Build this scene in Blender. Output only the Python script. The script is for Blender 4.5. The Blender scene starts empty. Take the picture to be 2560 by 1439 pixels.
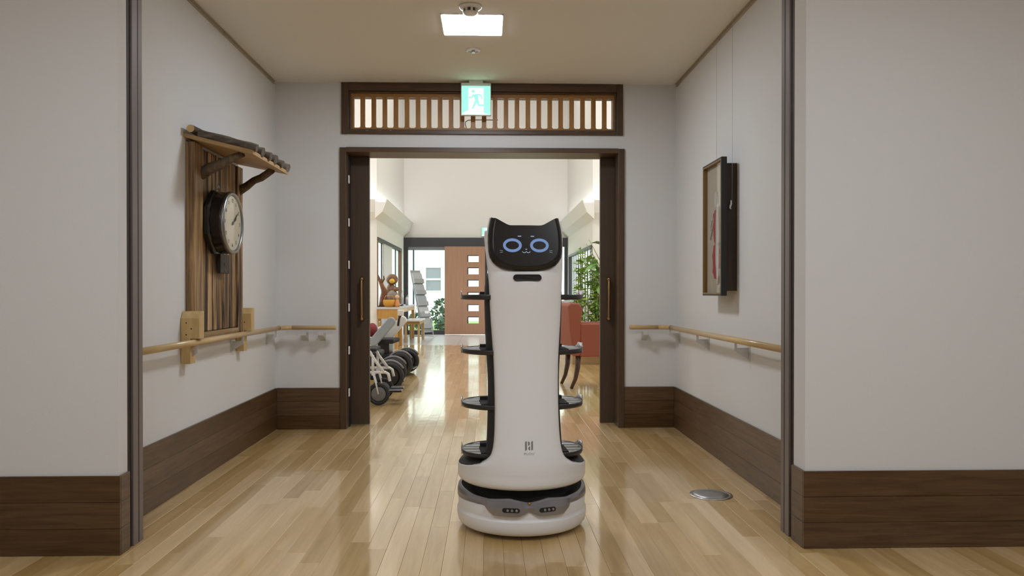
import bpy, bmesh, math, random
from mathutils import Vector, Matrix, Euler
from math import sin, cos, pi, radians as R_, sqrt

random.seed(7)
S = bpy.context.scene
COL = S.collection

# ------------------------------------------------------------------ camera, sky, lights, exposure
cam = bpy.data.cameras.new('camera'); camo = bpy.data.objects.new('camera', cam); COL.objects.link(camo)
cam.sensor_width = 36.0; cam.sensor_fit = 'HORIZONTAL'; cam.lens = 36.0*1950/2560
cam.shift_y = 22.4/2560; cam.clip_start = 0.05; cam.clip_end = 300
camo.location = (0, 0, 1.0)
camo.rotation_euler = (R_(90-0.35), 0, R_(-1.704))
S.camera = camo

S.view_settings.view_transform = 'Standard'; S.view_settings.look = 'None'
S.view_settings.exposure = 0.0; S.view_settings.gamma = 1.0; S.view_settings.use_curve_mapping = False

w = bpy.data.worlds.new('sky'); S.world = w; w.use_nodes = True
bg = w.node_tree.nodes['Background']; bg.inputs[0].default_value = (.86, .93, 1, 1); bg.inputs[1].default_value = 4.2

def area(name, loc, rot, sx, sy, power, col=(1, .96, .9)):
    l = bpy.data.lights.new(name, 'AREA'); l.shape = 'RECTANGLE'; l.size = sx; l.size_y = sy
    l.energy = power; l.color = col
    o = bpy.data.objects.new(name, l); COL.objects.link(o); o.location = loc; o.rotation_euler = rot
    return o
# added fill lamps above the hall, out of frame, brightening robot and near walls
HALLC = (.935, 1, 1.09)
area('fill_hall', (-2.2, 0.4, 2.5), (0, 0, 0), .6, .6, 14, HALLC)
area('fill_hall', (2.3, 0.4, 2.5), (0, 0, 0), .6, .6, 16, HALLC)
area('fill_hall', (-0.95, 1.35, 2.5), (0, 0, 0), .4, .4, 18, HALLC)
area('fill_hall', (1.15, 1.35, 2.5), (0, 0, 0), .4, .4, 18, HALLC)
# lobby: unseen fill lamps added overhead, and the cove strips lying on the two ledges
for y, pw_ in ((8.5, 62), (11.5, 62), (15.5, 23)):
    for x in (-1.6, 1.6):
        area('fill_lobby', (x, y, 6.15), (0, 0, 0), 1.2, .4, pw_, (.97, 1, 1.03))
area('lamp_cove', (-1.92, 16.1, 2.62), (pi, 0, 0), .06, 4.2, 7, (.97, 1, 1.04))
area('lamp_cove', (1.77, 16.1, 2.62), (pi, 0, 0), .06, 4.2, 7, (.97, 1, 1.04))
area('lamp_cove', (-3.4, 13.9, 2.62), (pi, 0, 0), 2.8, .06, 11, (.97, 1, 1.04))
area('lamp_cove', (3.3, 13.9, 2.62), (pi, 0, 0), 2.8, .06, 11, (.97, 1, 1.04))

# ------------------------------------------------------------------ materials
MATS = {}
def newmat(name):
    m = bpy.data.materials.new(name); m.use_nodes = True
    nt = m.node_tree; return m, nt, nt.nodes, nt.links, nt.nodes['Principled BSDF']
def plain(name, col, rough=.5, metal=0, coat=0, bump=0, bscale=200, spec=.5, emit=None, es=0):
    if name in MATS: return MATS[name]
    m, nt, N, L, b = newmat(name)
    b.inputs['Base Color'].default_value = (*col, 1); b.inputs['Roughness'].default_value = rough
    b.inputs['Metallic'].default_value = metal; b.inputs['Coat Weight'].default_value = coat
    b.inputs['Coat Roughness'].default_value = .1
    b.inputs['Specular IOR Level'].default_value = spec
    if emit:
        b.inputs['Emission Color'].default_value = (*emit, 1); b.inputs['Emission Strength'].default_value = es
    if bump:
        t = N.new('ShaderNodeTexCoord'); n = N.new('ShaderNodeTexNoise'); n.inputs['Scale'].default_value = bscale
        n.inputs['Detail'].default_value = 3
        k = N.new('ShaderNodeBump'); k.inputs['Strength'].default_value = bump; k.inputs['Distance'].default_value = .002
        L.new(t.outputs['Object'], n.inputs['Vector']); L.new(n.outputs['Fac'], k.inputs['Height']); L.new(k.outputs['Normal'], b.inputs['Normal'])
    MATS[name] = m; return m
def wood(name, c1, c2, scale=(40, 40, 3), rough=.45, coat=0, vary=0.0, contrast=(.3, .7), bump=.05, attr=False, coatr=.08, ripple=0, nscale=1.0):
    """streaky grain: noise stretched along the axis with the small scale value"""
    if name in MATS: return MATS[name]
    m, nt, N, L, b = newmat(name)
    t = N.new('ShaderNodeTexCoord'); mp = N.new('ShaderNodeMapping'); mp.inputs['Scale'].default_value = scale
    oi = N.new('ShaderNodeObjectInfo')
    if attr:
        at = N.new('ShaderNodeAttribute'); at.attribute_name = 'tone'; rnd = at.outputs['Fac']
    else: rnd = oi.outputs['Random']
    sc = N.new('ShaderNodeVectorMath'); sc.operation = 'SCALE'; sc.inputs[0].default_value = (17, 31, 23)
    L.new(rnd, sc.inputs['Scale'])
    ad = N.new('ShaderNodeVectorMath'); ad.operation = 'ADD'
    L.new(t.outputs['Object'], ad.inputs[0]); L.new(sc.outputs[0], ad.inputs[1]); L.new(ad.outputs[0], mp.inputs['Vector'])
    n = N.new('ShaderNodeTexNoise'); n.inputs['Scale'].default_value = nscale; n.inputs['Detail'].default_value = 5; n.inputs['Roughness'].default_value = .6
    n.inputs['Distortion'].default_value = .4
    L.new(mp.outputs[0], n.inputs['Vector'])
    r = N.new('ShaderNodeValToRGB'); r.color_ramp.elements[0].position = contrast[0]; r.color_ramp.elements[1].position = contrast[1]
    r.color_ramp.elements[0].color = (*c1, 1); r.color_ramp.elements[1].color = (*c2, 1)
    L.new(n.outputs['Fac'], r.inputs['Fac'])
    out = r.outputs['Color']
    if vary:
        hv = N.new('ShaderNodeHueSaturation')
        mr = N.new('ShaderNodeMapRange'); mr.inputs['To Min'].default_value = 1-vary; mr.inputs['To Max'].default_value = 1+vary
        L.new(rnd, mr.inputs['Value']); L.new(mr.outputs[0], hv.inputs['Value']); L.new(out, hv.inputs['Color'])
        m2 = N.new('ShaderNodeMapRange'); m2.inputs['To Min'].default_value = 1.12; m2.inputs['To Max'].default_value = .9
        L.new(rnd, m2.inputs['Value']); L.new(m2.outputs[0], hv.inputs['Saturation'])
        out = hv.outputs['Color']
    L.new(out, b.inputs['Base Color']); b.inputs['Roughness'].default_value = rough
    b.inputs['Coat Weight'].default_value = coat; b.inputs['Coat Roughness'].default_value = coatr
    last = None
    if bump:
        k = N.new('ShaderNodeBump'); k.inputs['Strength'].default_value = bump; k.inputs['Distance'].default_value = .003
        L.new(n.outputs['Fac'], k.inputs['Height']); L.new(k.outputs[0], b.inputs['Normal']); last = k
    if ripple:
        n2 = N.new('ShaderNodeTexNoise'); n2.inputs['Scale'].default_value = 9; n2.inputs['Detail'].default_value = 1
        L.new(ad.outputs[0], n2.inputs['Vector'])
        k2 = N.new('ShaderNodeBump'); k2.inputs['Strength'].default_value = ripple; k2.inputs['Distance'].default_value = .01
        L.new(n2.outputs['Fac'], k2.inputs['Height']); L.new(k2.outputs[0], b.inputs['Coat Normal'])
        if last: L.new(k2.outputs[0], last.inputs['Normal'])
        else: L.new(k2.outputs[0], b.inputs['Normal'])
    MATS[name] = m; return m
def glassmat(name, tint=(.98, .985, .985), refl=.08):
    if name in MATS: return MATS[name]
    m = bpy.data.materials.new(name); m.use_nodes = True; nt = m.node_tree; N = nt.nodes; L = nt.links
    N.remove(N['Principled BSDF']); o = N['Material Output']
    tr = N.new('ShaderNodeBsdfTransparent'); tr.inputs[0].default_value = (*tint, 1)
    gl = N.new('ShaderNodeBsdfGlossy'); gl.inputs['Roughness'].default_value = .02
    lw = N.new('ShaderNodeLayerWeight'); pw = N.new('ShaderNodeMath'); pw.operation = 'POWER'; pw.inputs[1].default_value = 5
    fr = N.new('ShaderNodeMath'); fr.operation = 'MULTIPLY_ADD'; fr.inputs[1].default_value = .5; fr.inputs[2].default_value = .025
    lw.inputs['Blend'].default_value = .5; L.new(lw.outputs['Facing'], pw.inputs[0]); L.new(pw.outputs[0], fr.inputs[0])
    mx = N.new('ShaderNodeMixShader'); L.new(fr.outputs[0], mx.inputs[0]); L.new(tr.outputs[0], mx.inputs[1]); L.new(gl.outputs[0], mx.inputs[2])
    L.new(mx.outputs[0], o.inputs['Surface']); MATS[name] = m; return m
def emis(name, col, st):
    if name in MATS: return MATS[name]
    return plain(name, (.02, .02, .02), .5, emit=col, es=st)

WALL = plain('wall_paper', (.735, .73, .725), .85, bump=.15, bscale=350, spec=.2)
CEIL = plain('ceiling_paper', (.78, .745, .68), .9, bump=.15, bscale=300, spec=.15)
LOBW = plain('lobby_plaster', (.84, .81, .765), .85, bump=.1, bscale=200, spec=.2)
DARKW = wood('dark_board', (.065, .031, .0115), (.135, .075, .033), (4, 4, 60), .38, vary=.22, bump=.04)
FRAMEW = wood('frame_wood', (.060, .032, .016), (.095, .054, .028), (60, 60, 3), .42, bump=.03)
FRAMEH = wood('frame_wood_level', (.065, .035, .017), (.115, .066, .034), (3, 60, 60), .42, bump=.03)
DOORW = wood('door_wood', (.058, .034, .019), (.080, .048, .027), (90, 90, 4), .5, bump=.02)
PLANK = wood('floor_plank', (.55, .36, .150), (.725, .505, .245), (26, 1.6, 26), .32, coat=1.0, vary=.2, bump=.02, coatr=.085, ripple=.05)
PLANKF = wood('floor_plank_far', (.55, .36, .150), (.725, .505, .245), (26, 1.6, 26), .32, coat=1.0, vary=.2, bump=.02, coatr=.085, ripple=.05, attr=True)
SUBF = plain('sub_floor', (.12, .075, .03), .8)
RAILW = wood('rail_wood', (.50, .33, .14), (.66, .47, .24), (40, 3, 40), .35, coat=.3, bump=.02)
PINE = wood('pine', (.50, .33, .13), (.66, .47, .22), (30, 30, 3), .5, bump=.04)
BURNT = wood('scorched_wood', (.030, .014, .006), (.62, .38, .16), (30, 30, 1.2), .6, vary=.35, contrast=(.42, .66), bump=.5)
STILE = wood('stained_wood', (.12, .055, .016), (.42, .25, .09), (40, 40, 2.0), .5, vary=.1, contrast=(.35, .65), bump=.15)
ROOFW = wood('roof_board', (.36, .22, .09), (.50, .33, .15), (3, 30, 30), .6, bump=.1)
BARK = wood('bark', (.05, .036, .026), (.20, .16, .125), (10, 60, 60), .9, vary=.15, bump=1.0)
BRANCH = wood('branch', (.06, .04, .025), (.20, .14, .09), (40, 40, 8), .8, bump=.4)
LATT = wood('lattice_wood', (.32, .145, .035), (.47, .235, .068), (50, 50, 4), .45, bump=.03)
METAL = plain('post_metal', (.175, .143, .138), .4, .35)
METALD = plain('post_slot', (.03, .02, .017), .6)
STEEL = plain('steel', (.62, .62, .63), .28, 1)
GREYM = plain('bracket_grey', (.60, .59, .575), .5)
BRASS = plain('brass', (.32, .205, .09), .35, 1)
BLACK = plain('black_plastic', (.014, .013, .014), .35)
BLACKM = plain('black_matt', (.02, .019, .02), .7)
WHITE = plain('white_plastic', (.78, .77, .76), .35, coat=.15)
RUBBER = plain('rubber', (.025, .025, .027), .75, bump=.3, bscale=60)
GLASS = glassmat('clear_glass')

# ------------------------------------------------------------------ geometry helpers
class MB:
    def __init__(s): s.v = []; s.f = []; s.sm = []
    def add(s, vs, fs, smooth=False, M=None):
        o = len(s.v)
        for p in vs:
            p = Vector(p)
            if M is not None: p = M @ p
            s.v.append(tuple(p))
        for f in fs: s.f.append(tuple(i+o for i in f)); s.sm.append(smooth)
        return s
    def box(s, x0, x1, y0, y1, z0, z1, M=None):
        vs = [(x0,y0,z0),(x1,y0,z0),(x1,y1,z0),(x0,y1,z0),(x0,y0,z1),(x1,y0,z1),(x1,y1,z1),(x0,y1,z1)]
        return s.add(vs, [(3,2,1,0),(4,5,6,7),(0,1,5,4),(1,2,6,5),(2,3,7,6),(3,0,4,7)], False, M)
    def prism(s, pts, a, b, axis='z', M=None, smooth=False):
        """closed 2-D outline carried from a to b along axis; the outline is (y,z) for x, (x,z) for y, (x,y) for z"""
        def P(u, v, t): return (t,u,v) if axis == 'x' else (u,t,v) if axis == 'y' else (u,v,t)
        n = len(pts); vs = [P(*p, a) for p in pts]+[P(*p, b) for p in pts]
        fs = [tuple(range(n-1, -1, -1)), tuple(range(n, 2*n))]
        o = len(s.f)
        s.add(vs, fs, False, M)
        o2 = len(s.v)-2*n
        for i in range(n):
            j = (i+1) % n; s.f.append((o2+i, o2+j, o2+n+j, o2+n+i)); s.sm.append(smooth)
        return s
    def rings(s, rings, closed=True, cap=True, smooth=True, M=None):
        n = len(rings[0]); vs = [p for r in rings for p in r]; fs = []
        for k in range(len(rings)-1):
            for i in range(n if closed else n-1):
                j = (i+1) % n; fs.append((k*n+i, k*n+j, (k+1)*n+j, (k+1)*n+i))
        s.add(vs, fs, smooth, M); o = len(s.v)-len(vs)
        if cap and closed:
            s.f.append(tuple(o+i for i in range(n-1, -1, -1))); s.sm.append(False)
            s.f.append(tuple(o+(len(rings)-1)*n+i for i in range(n))); s.sm.append(False)
        return s
    def lathe(s, prof, n=48, M=None, cap=True, smooth=True):
        rr = [[(r*cos(2*pi*i/n), r*sin(2*pi*i/n), z) for i in range(n)] for r, z in prof]
        return s.rings(rr, True, cap, smooth, M)
    def tube(s, path, rad, n=10, M=None, cap=True):
        path = [Vector(p) for p in path]; rr = []
        up = None
        for i, p in enumerate(path):
            d = (path[min(i+1, len(path)-1)]-path[max(i-1, 0)]).normalized()
            if up is None:
                up = Vector((0,0,1)) if abs(d.z) < .9 else Vector((1,0,0))
            a = d.cross(up).normalized(); up2 = a.cross(d).normalized(); up = up2
            r = rad[i] if isinstance(rad, (list, tuple)) else rad
            rr.append([tuple(p+a*(r*cos(2*pi*k/n))+up2*(r*sin(2*pi*k/n))) for k in range(n)])
        return s.rings(rr, True, cap, True, M)
    def ball(s, c, rx, ry=None, rz=None, n=16, m=10, M=None):
        ry = ry or rx; rz = rz or rx
        rr = []
        for k in range(m+1):
            t = -pi/2+pi*k/m; q = max(cos(t), .02)
            rr.append([(c[0]+rx*q*cos(2*pi*i/n), c[1]+ry*q*sin(2*pi*i/n), c[2]+rz*sin(t)) for i in range(n)])
        return s.rings(rr, True, True, True, M)
    def mesh(s, name):
        me = bpy.data.meshes.new(name); me.from_pydata(s.v, [], s.f); me.update()
        bm = bmesh.new(); bm.from_mesh(me)
        bmesh.ops.recalc_face_normals(bm, faces=bm.faces); bm.to_mesh(me); bm.free()
        me.polygons.foreach_set('use_smooth', s.sm); me.update()
        return me
    def build(s, name, mat, parent=None, bevel=0, seg=2, loc=None, rot=None):
        me = s.mesh(name); me.materials.append(mat)
        o = bpy.data.objects.new(name, me); COL.objects.link(o)
        if parent: o.parent = parent
        if loc: o.location = loc
        if rot: o.rotation_euler = rot
        if bevel:
            b = o.modifiers.new('bevel', 'BEVEL'); b.width = bevel; b.segments = seg; b.limit_method = 'ANGLE'; b.angle_limit = R_(40)
        return o
def tag(o, label=None, cat=None, group=None, kind=None):
    if label: o['label'] = label
    if cat: o['category'] = cat
    if group: o['group'] = group
    if kind: o['kind'] = kind
    return o
def thing(name, label, cat, loc=(0,0,0), rz=0, group=None):
    o = bpy.data.objects.new(name, None); COL.objects.link(o); o.empty_display_size = .1
    o.location = loc; o.rotation_euler = (0, 0, rz); return tag(o, label, cat, group)
def struct(name, mb, mat, label=None, cat=None, **k):
    o = mb.build(name, mat, **k); o['kind'] = 'structure'
    return tag(o, label, cat)
def bx(*a): return MB().box(*a)
def rrect(w, h, r, n=5, cx=0, cy=0):
    pts = []
    for sx, sy, a0 in ((1,1,0),(-1,1,90),(-1,-1,180),(1,-1,270)):
        for k in range(n+1):
            a = R_(a0+90*k/n); pts.append((cx+sx*(w/2-r)+r*cos(a), cy+sy*(h/2-r)+r*sin(a)))
    return pts
def copy_tree(o, parent=None):
    c = o.copy(); COL.objects.link(c)
    if parent: c.parent = parent
    for ch in list(o.children): copy_tree(ch, c)
    return c
def text_mesh(body, size, extrude=.0006, mat=None, name='lettering', parent=None, loc=(0,0,0), rot=(0,0,0), spacing=1.0, bold=0):
    cu = bpy.data.curves.new(name, 'FONT'); cu.body = body; cu.size = size; cu.extrude = extrude; cu.align_x = 'CENTER'; cu.align_y = 'CENTER'
    cu.space_character = spacing; cu.offset = bold
    t = bpy.data.objects.new(name, cu); COL.objects.link(t)
    me = bpy.data.meshes.new_from_object(t.evaluated_get(bpy.context.evaluated_depsgraph_get()))
    bpy.data.objects.remove(t); bpy.data.curves.remove(cu)
    me.name = name; me.materials.clear(); me.materials.append(mat)
    o = bpy.data.objects.new(name, me); COL.objects.link(o); o.parent = parent; o.location = loc; o.rotation_euler = rot
    return o
def lerp_table(tab, x):
    if x <= tab[0][0]: return tab[0][1]
    for (a, u), (b, v) in zip(tab, tab[1:]):
        if x <= b:
            t = (x-a)/(b-a); return u+(v-u)*t
    return tab[-1][1]
def smooth_table(tab, x):
    """Catmull-Rom through the table"""
    if x <= tab[0][0]: return tab[0][1]
    if x >= tab[-1][0]: return tab[-1][1]
    for i in range(len(tab)-1):
        if x <= tab[i+1][0]:
            x0, y0 = tab[i]; x1, y1 = tab[i+1]; h = x1-x0; t = (x-x0)/h
            m0 = (y1-tab[i-1][1])/(x1-tab[i-1][0]) if i > 0 else (y1-y0)/h
            m1 = (tab[i+2][1]-y0)/(tab[i+2][0]-x0) if i+2 < len(tab) else (y1-y0)/h
            return (2*t**3-3*t*t+1)*y0+(t**3-2*t*t+t)*h*m0+(-2*t**3+3*t*t)*y1+(t**3-t*t)*h*m1

# ------------------------------------------------------------------ room dimensions
XL, XR = -1.557, 1.382          # corridor side walls
YF, YB = 3.010, 5.740           # wall faces towards the camera: entrance of the corridor, back wall
H = 2.53
EX0, EX1 = -1.410, 1.236        # reveal faces at the corridor entrance

# ------------------------------------------------------------------ floor
floor = struct('floor', bx(-4.2, 4.2, -3.2, 14.8, -.06, -.013), SUBF, 'glossy light wood strip floor of hall, corridor and lobby', 'floor')
PW = .0757
plank_meshes = {}
def plank_mesh(L):
    if L not in plank_meshes:
        g = .0003; e = .0007; x = PW/2-g; y = L/2-g
        vs = [(-x,-y,-.012),(x,-y,-.012),(x,y,-.012),(-x,y,-.012),(-x,-y,-e),(x,-y,-e),(x,y,-e),(-x,y,-e),(-x+e,-y+e,0),(x-e,-y+e,0),(x-e,y-e,0),(-x+e,y-e,0)]
        fs = [(0,1,5,4),(1,2,6,5),(2,3,7,6),(3,0,4,7),(4,5,9,8),(5,6,10,9),(6,7,11,10),(7,4,8,11),(8,9,10,11)]
        me = MB().add(vs, fs).mesh('plank'); me.materials.append(PLANK); plank_meshes[L] = (me, vs, fs)
    return plank_meshes[L]
far = MB(); tones = []; far2 = 0; npl = 0
LEN = (.6, .75, .9, 1.05, 1.2)
rr = random.Random(3)
i0 = -55
for i in range(i0, 56):
    xc = (i+.5)*PW-.02
    if abs(xc) > 4.15: continue
    y = -3.15+rr.random()*.9
    while y < 14.75:
        L = rr.choice(LEN)
        if y+L > 14.79: L = round(14.79-y, 3)
        if L < .05: break
        yc = y+L/2
        near = y+L > 2.55 and y < 5.75 and XL < xc < XR and (yc > 2.3)
        near = near or (2.55 < y+L and y < 2.9 and -1.95 < xc < 2.15)
        if near and npl < 300 and L in LEN:
            me, vs, fs = plank_mesh(L)
            o = bpy.data.objects.new('plank', me); COL.objects.link(o); o.parent = floor
            o.location = (xc, yc, rr.uniform(-.0003, 0)); npl += 1
        else:
            g = .0003; x = PW/2-g; ly = L/2-g; t = rr.random()
            k = len(far.f)
            far.add([(xc-x,yc-ly,-.0004),(xc+x,yc-ly,-.0004),(xc+x,yc+ly,-.0004),(xc-x,yc+ly,-.0004),(xc-x,yc-ly,-.012),(xc+x,yc-ly,-.012),(xc+x,yc+ly,-.012),(xc-x,yc+ly,-.012)],
                    [(0,1,2,3),(4,5,1,0),(5,6,2,1),(6,7,3,2),(7,4,0,3)])
            tones += [t]*5
        y += L
fo = far.build('plank_strips', PLANKF, floor); fo['kind'] = 'stuff'
at = fo.data.attributes.new('tone', 'FLOAT', 'FACE'); at.data.foreach_set('value', tones)
# pale stone tiles at the entrance
tiles = struct('floor_entrance', bx(-5, 5, 14.79, 18.6, -.06, -.012), plain('tile_joint', (.30, .29, .28), .8), 'pale tiled entrance floor inside the glass doors', 'floor')
TILE = plain('pale_tile', (.55, .52, .49), .22, bump=.05)
tm = bx(-.2975, .2975, -.2975, .2975, -.011, 0).mesh('tile'); tm.materials.append(TILE)
for i in range(-4, 4):
    for j in range(6):
        o = bpy.data.objects.new('tile', tm); COL.objects.link(o); o.parent = tiles; o.location = (.3+i*.6, 15.1+j*.6, 0)

# ------------------------------------------------------------------ walls and ceiling of hall and corridor
struct('wall_front_left', bx(-4.2, EX0, YF, 3.20, 0, H), WALL, 'white wall panel facing the camera left of corridor mouth', 'wall')
struct('wall_front_right', bx(EX1, 4.2, YF, 3.24, 0, H), WALL, 'white wall panel facing the camera right of corridor mouth', 'wall')
struct('wall_left', bx(XL-.15, XL, 3.20, 5.90, 0, H), WALL, 'white corridor wall with the wooden clock board', 'wall')
struct('wall_right', bx(XR, XR+.15, 3.24, 5.90, 0, H), WALL, 'white corridor wall with the shadow box picture', 'wall')
b = MB()
for x0, x1, z0, z1 in ((-1.75, -1.055, 0, 6.3), (.972, 1.55, 0, 6.3), (-1.055, .972, 2.035, 2.17), (-1.055, .972, 2.505, 6.3)):
    b.box(x0, x1, YB, YB+.13, z0, z1)
struct('wall_back', b, WALL, 'white end wall around sliding door and slatted transom', 'wall')
b = MB()
for x0, x1, z0, z1 in ((-5.0, -1.055, 0, 6.3), (.972, 5.0, 0, 6.3), (-1.055, .972, 2.055, 2.16), (-1.055, .972, 2.515, 6.3)):
    b.box(x0, x1, 5.985, 6.05, z0, z1)
struct('wall_lobby_front', b, LOBW)
struct('ceiling', bx(-4.2, 4.2, -3.2, YB, H, H+.08), CEIL, 'beige ceiling over corridor and hall', 'ceiling')
struct('wall_hall_left', bx(-4.35, -4.2, -3.2, 3.01, 0, H), WALL)
struct('wall_hall_right', bx(4.2, 4.35, -3.2, 3.01, 0, H), WALL)
struct('wall_hall_rear', bx(-4.35, 4.35, -3.35, -3.2, 0, H), WALL)

# metal guide posts at the corridor mouth
def post(name, x, y0, s, label):
    o = struct(name, bx(*sorted((x-s*.004, x+s*.001)), y0-.028, y0+.086, 0, H), METALD, label, 'trim')
    for a, c in ((y0, y0+.046), (y0+.053, y0+.088)):
        bx(*sorted((x-s*.01, x+s*.010)), a, c, 0, H).build('guide_strip', METAL, o, bevel=.002)
    return o
post('trim_1', EX0, 3.112, 1, 'brown metal guide post on left side of corridor mouth')
post('trim_2', EX1, 3.152, -1, 'brown metal guide post on right side of corridor mouth')

# baseboards: three boards each, on a backing strip
def board_run(parent, x0, x1, y0, y1):
    for k in range(3):
        z0 = .001+k*.1007
        bx(x0, x1, y0, y1, z0, z0+.0995).build('plank', DARKW, parent, bevel=.0012, seg=1)
BACK = plain('joint_dark', (.018, .009, .004), .8)
def baseboard(name, runs, backs, label):
    m = MB()
    for q in backs: m.box(*q, 0, .300)
    o = struct(name, m, BACK, label, 'baseboard')
    for q in runs: board_run(o, *q)
baseboard('baseboard_front_left', [(-4.19, -1.4005, 3.0, 3.009), (-1.4095, -1.4, 3.0095, 3.085)], [(-4.19, -1.4025, 3.004, 3.0099), (-1.4099, -1.405, 3.01, 3.084)], 'dark three board baseboard at foot of the front left wall')
baseboard('baseboard_front_right', [(1.2265, 4.19, 3.0, 3.009), (1.226, 1.2355, 3.0095, 3.125)], [(1.2285, 4.19, 3.004, 3.0099), (1.231, 1.2359, 3.01, 3.124)], 'dark three board baseboard at foot of the front right wall')
baseboard('baseboard_left', [(-1.5565, -1.545, 3.201, 5.7275)], [(-1.5569, -1.549, 3.2, 5.728)], 'dark three board baseboard below the clock board wall')
baseboard('baseboard_right', [(1.37, 1.3815, 3.241, 5.7275)], [(1.374, 1.3819, 3.24, 5.728)], 'dark three board baseboard below the picture wall')
baseboard('baseboard_back_left', [(-1.5445, -1.088, 5.728, 5.7395)], [(-1.5445, -1.088, 5.732, 5.7399)], 'short dark baseboard left of the sliding door')
baseboard('baseboard_back_right', [(.99, 1.3695, 5.728, 5.7395)], [(.99, 1.3695, 5.732, 5.7399)], 'short dark baseboard right of the sliding door')

# picture rails along the ceiling edge
RAILM = plain('picture_rail_grey', (.36, .30, .22), .5)
for nm, x, s, lab in (('trim_3', XL, 1, 'slim picture rail under the ceiling above clock board'), ('trim_4', XR, -1, 'slim picture rail under the ceiling above shadow box')):
    m = MB()
    for a, c in ((3.25, 4.62), (4.63, 5.55), (5.56, 5.70)):
        m.prism([(x, 2.529), (x+s*.012, 2.529), (x+s*.012, 2.524), (x+s*.006, 2.521), (x+s*.006, 2.512), (x+s*.012, 2.509), (x, 2.505)], a, c, 'y')
    struct(nm, m, RAILM, lab, 'trim')

# ------------------------------------------------------------------ door frame, sliding doors, transom
m = MB()
m.box(-1.086, -1.040, 5.722, 5.99, 0, 2.055); m.box(.955, 1.0, 5.722, 5.99, 0, 2.055)
df = struct('trim_5', m, FRAMEW, 'dark wooden door frame around the opening', 'door frame', bevel=.002)
bx(-1.040, .955, 5.722, 5.99, 2.022, 2.058).build('frame_head', FRAMEH, df, bevel=.002)
bx(-1.0398, -1.034, 5.83, 5.885, .0, 2.02).build('door_seal', plain('seal_black', (.012, .011, .014), .6), df)
for z in (1.83, 1.513, 1.202, .887, .572, .261):
    bx(-1.0338, -1.026, 5.765, 5.80, z-.03, z+.03).build('catch_plate', plain('catch_white', (.75, .75, .78), .5), df, bevel=.003)
def sliding_door(name, x0, x1, hx, label):
    d = struct(name, bx(x0, x1, 5.905, 5.945, .006, 2.021), DOORW, label, 'door', bevel=.002)
    h = MB()
    h.tube([(hx, 5.865, .80), (hx, 5.858, .82), (hx, 5.856, .95), (hx, 5.858, 1.08), (hx, 5.865, 1.098)], [.0085, .010, .0095, .010, .0085], 12)
    hb = h.build('door_handle', BRASS, d)
    q = MB()
    for z in (.80, 1.098):
        Mx = Matrix.Translation((hx, 5.9049, z)) @ Matrix.Rotation(pi/2, 4, 'X')
        q.lathe([(.017, 0), (.017, .004), (.010, .008), (.0085, .03), (.013, .036), (.013, .048), (.006, .053)], 16, Mx)
    q.build('handle_rose', BRASS, hb)
    return d
sliding_door('door_1', -1.80, -.899, -.953, 'dark brown sliding door leaf parked left with brass pull')
sliding_door('door_2', .846, 1.75, .907, 'dark brown sliding door leaf parked right with brass pull')

# transom: stepped frame, lattice board with 24 rounded slots
tr = struct('window_1', MB().box(-1.0738, -1.022, 5.722, 5.99, 2.154, 2.5285).box(.942, .9885, 5.722, 5.99, 2.154, 2.5285), FRAMEW, 'dark framed slatted transom above the door', 'transom', bevel=.003)
bx(-1.022, .942, 5.722, 5.99, 2.154, 2.181).build('frame_rail', FRAMEH, tr, bevel=.003)
bx(-1.022, .942, 5.722, 5.99, 2.470, 2.5285).build('frame_rail', FRAMEH, tr, bevel=.003)
m = MB(); m.box(-1.022, -1.009, 5.745, 5.80, 2.1815, 2.4695); m.box(.929, .942, 5.745, 5.80, 2.1815, 2.4695); m.box(-1.009, .929, 5.745, 5.80, 2.181, 2.193); m.box(-1.009, .929, 5.745, 5.80, 2.458, 2.4695)
m.build('inner_frame', FRAMEH, tr, bevel=.002)
LATTH = wood('lattice_wood_level', (.31, .143, .034), (.45, .225, .065), (4, 50, 50), .45, bump=.03)
x0s, pitch, sw = -.990, .0810, .0475
bx(-1.009, .929, 5.765, 5.785, 2.193, 2.208).build('lattice_rail', LATTH, tr)
bx(-1.009, .929, 5.765, 5.785, 2.433, 2.458).build('lattice_rail', LATTH, tr)
def slat_outline(hw):
    r = .012; z0, z1 = 2.208, 2.433; pts = []
    for k in range(5): a = R_(90*k/4); pts.append((hw+r-r*sin(a), z0+r-r*cos(a)))
    for k in range(5): a = R_(90*k/4); pts.append((hw+r-r*cos(a), z1-r+r*sin(a)))
    pts += [(-x, z) for x, z in reversed(pts)]
    return pts
sl = MB().prism(slat_outline((pitch-sw)/2), 5.7651, 5.7849, 'y').mesh('slat'); sl.materials.append(LATT)
for k in range(23):
    o = bpy.data.objects.new('slat', sl); COL.objects.link(o); o.parent = tr; o.location = (x0s+sw+(pitch-sw)/2+k*pitch, 0, 0)
for xa, xb in ((-1.009, x0s), (x0s+sw+23*pitch, .929)):
    bx(xa, xb, 5.765, 5.785, 2.208, 2.433).build('lattice_stile', LATT, tr)

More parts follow.
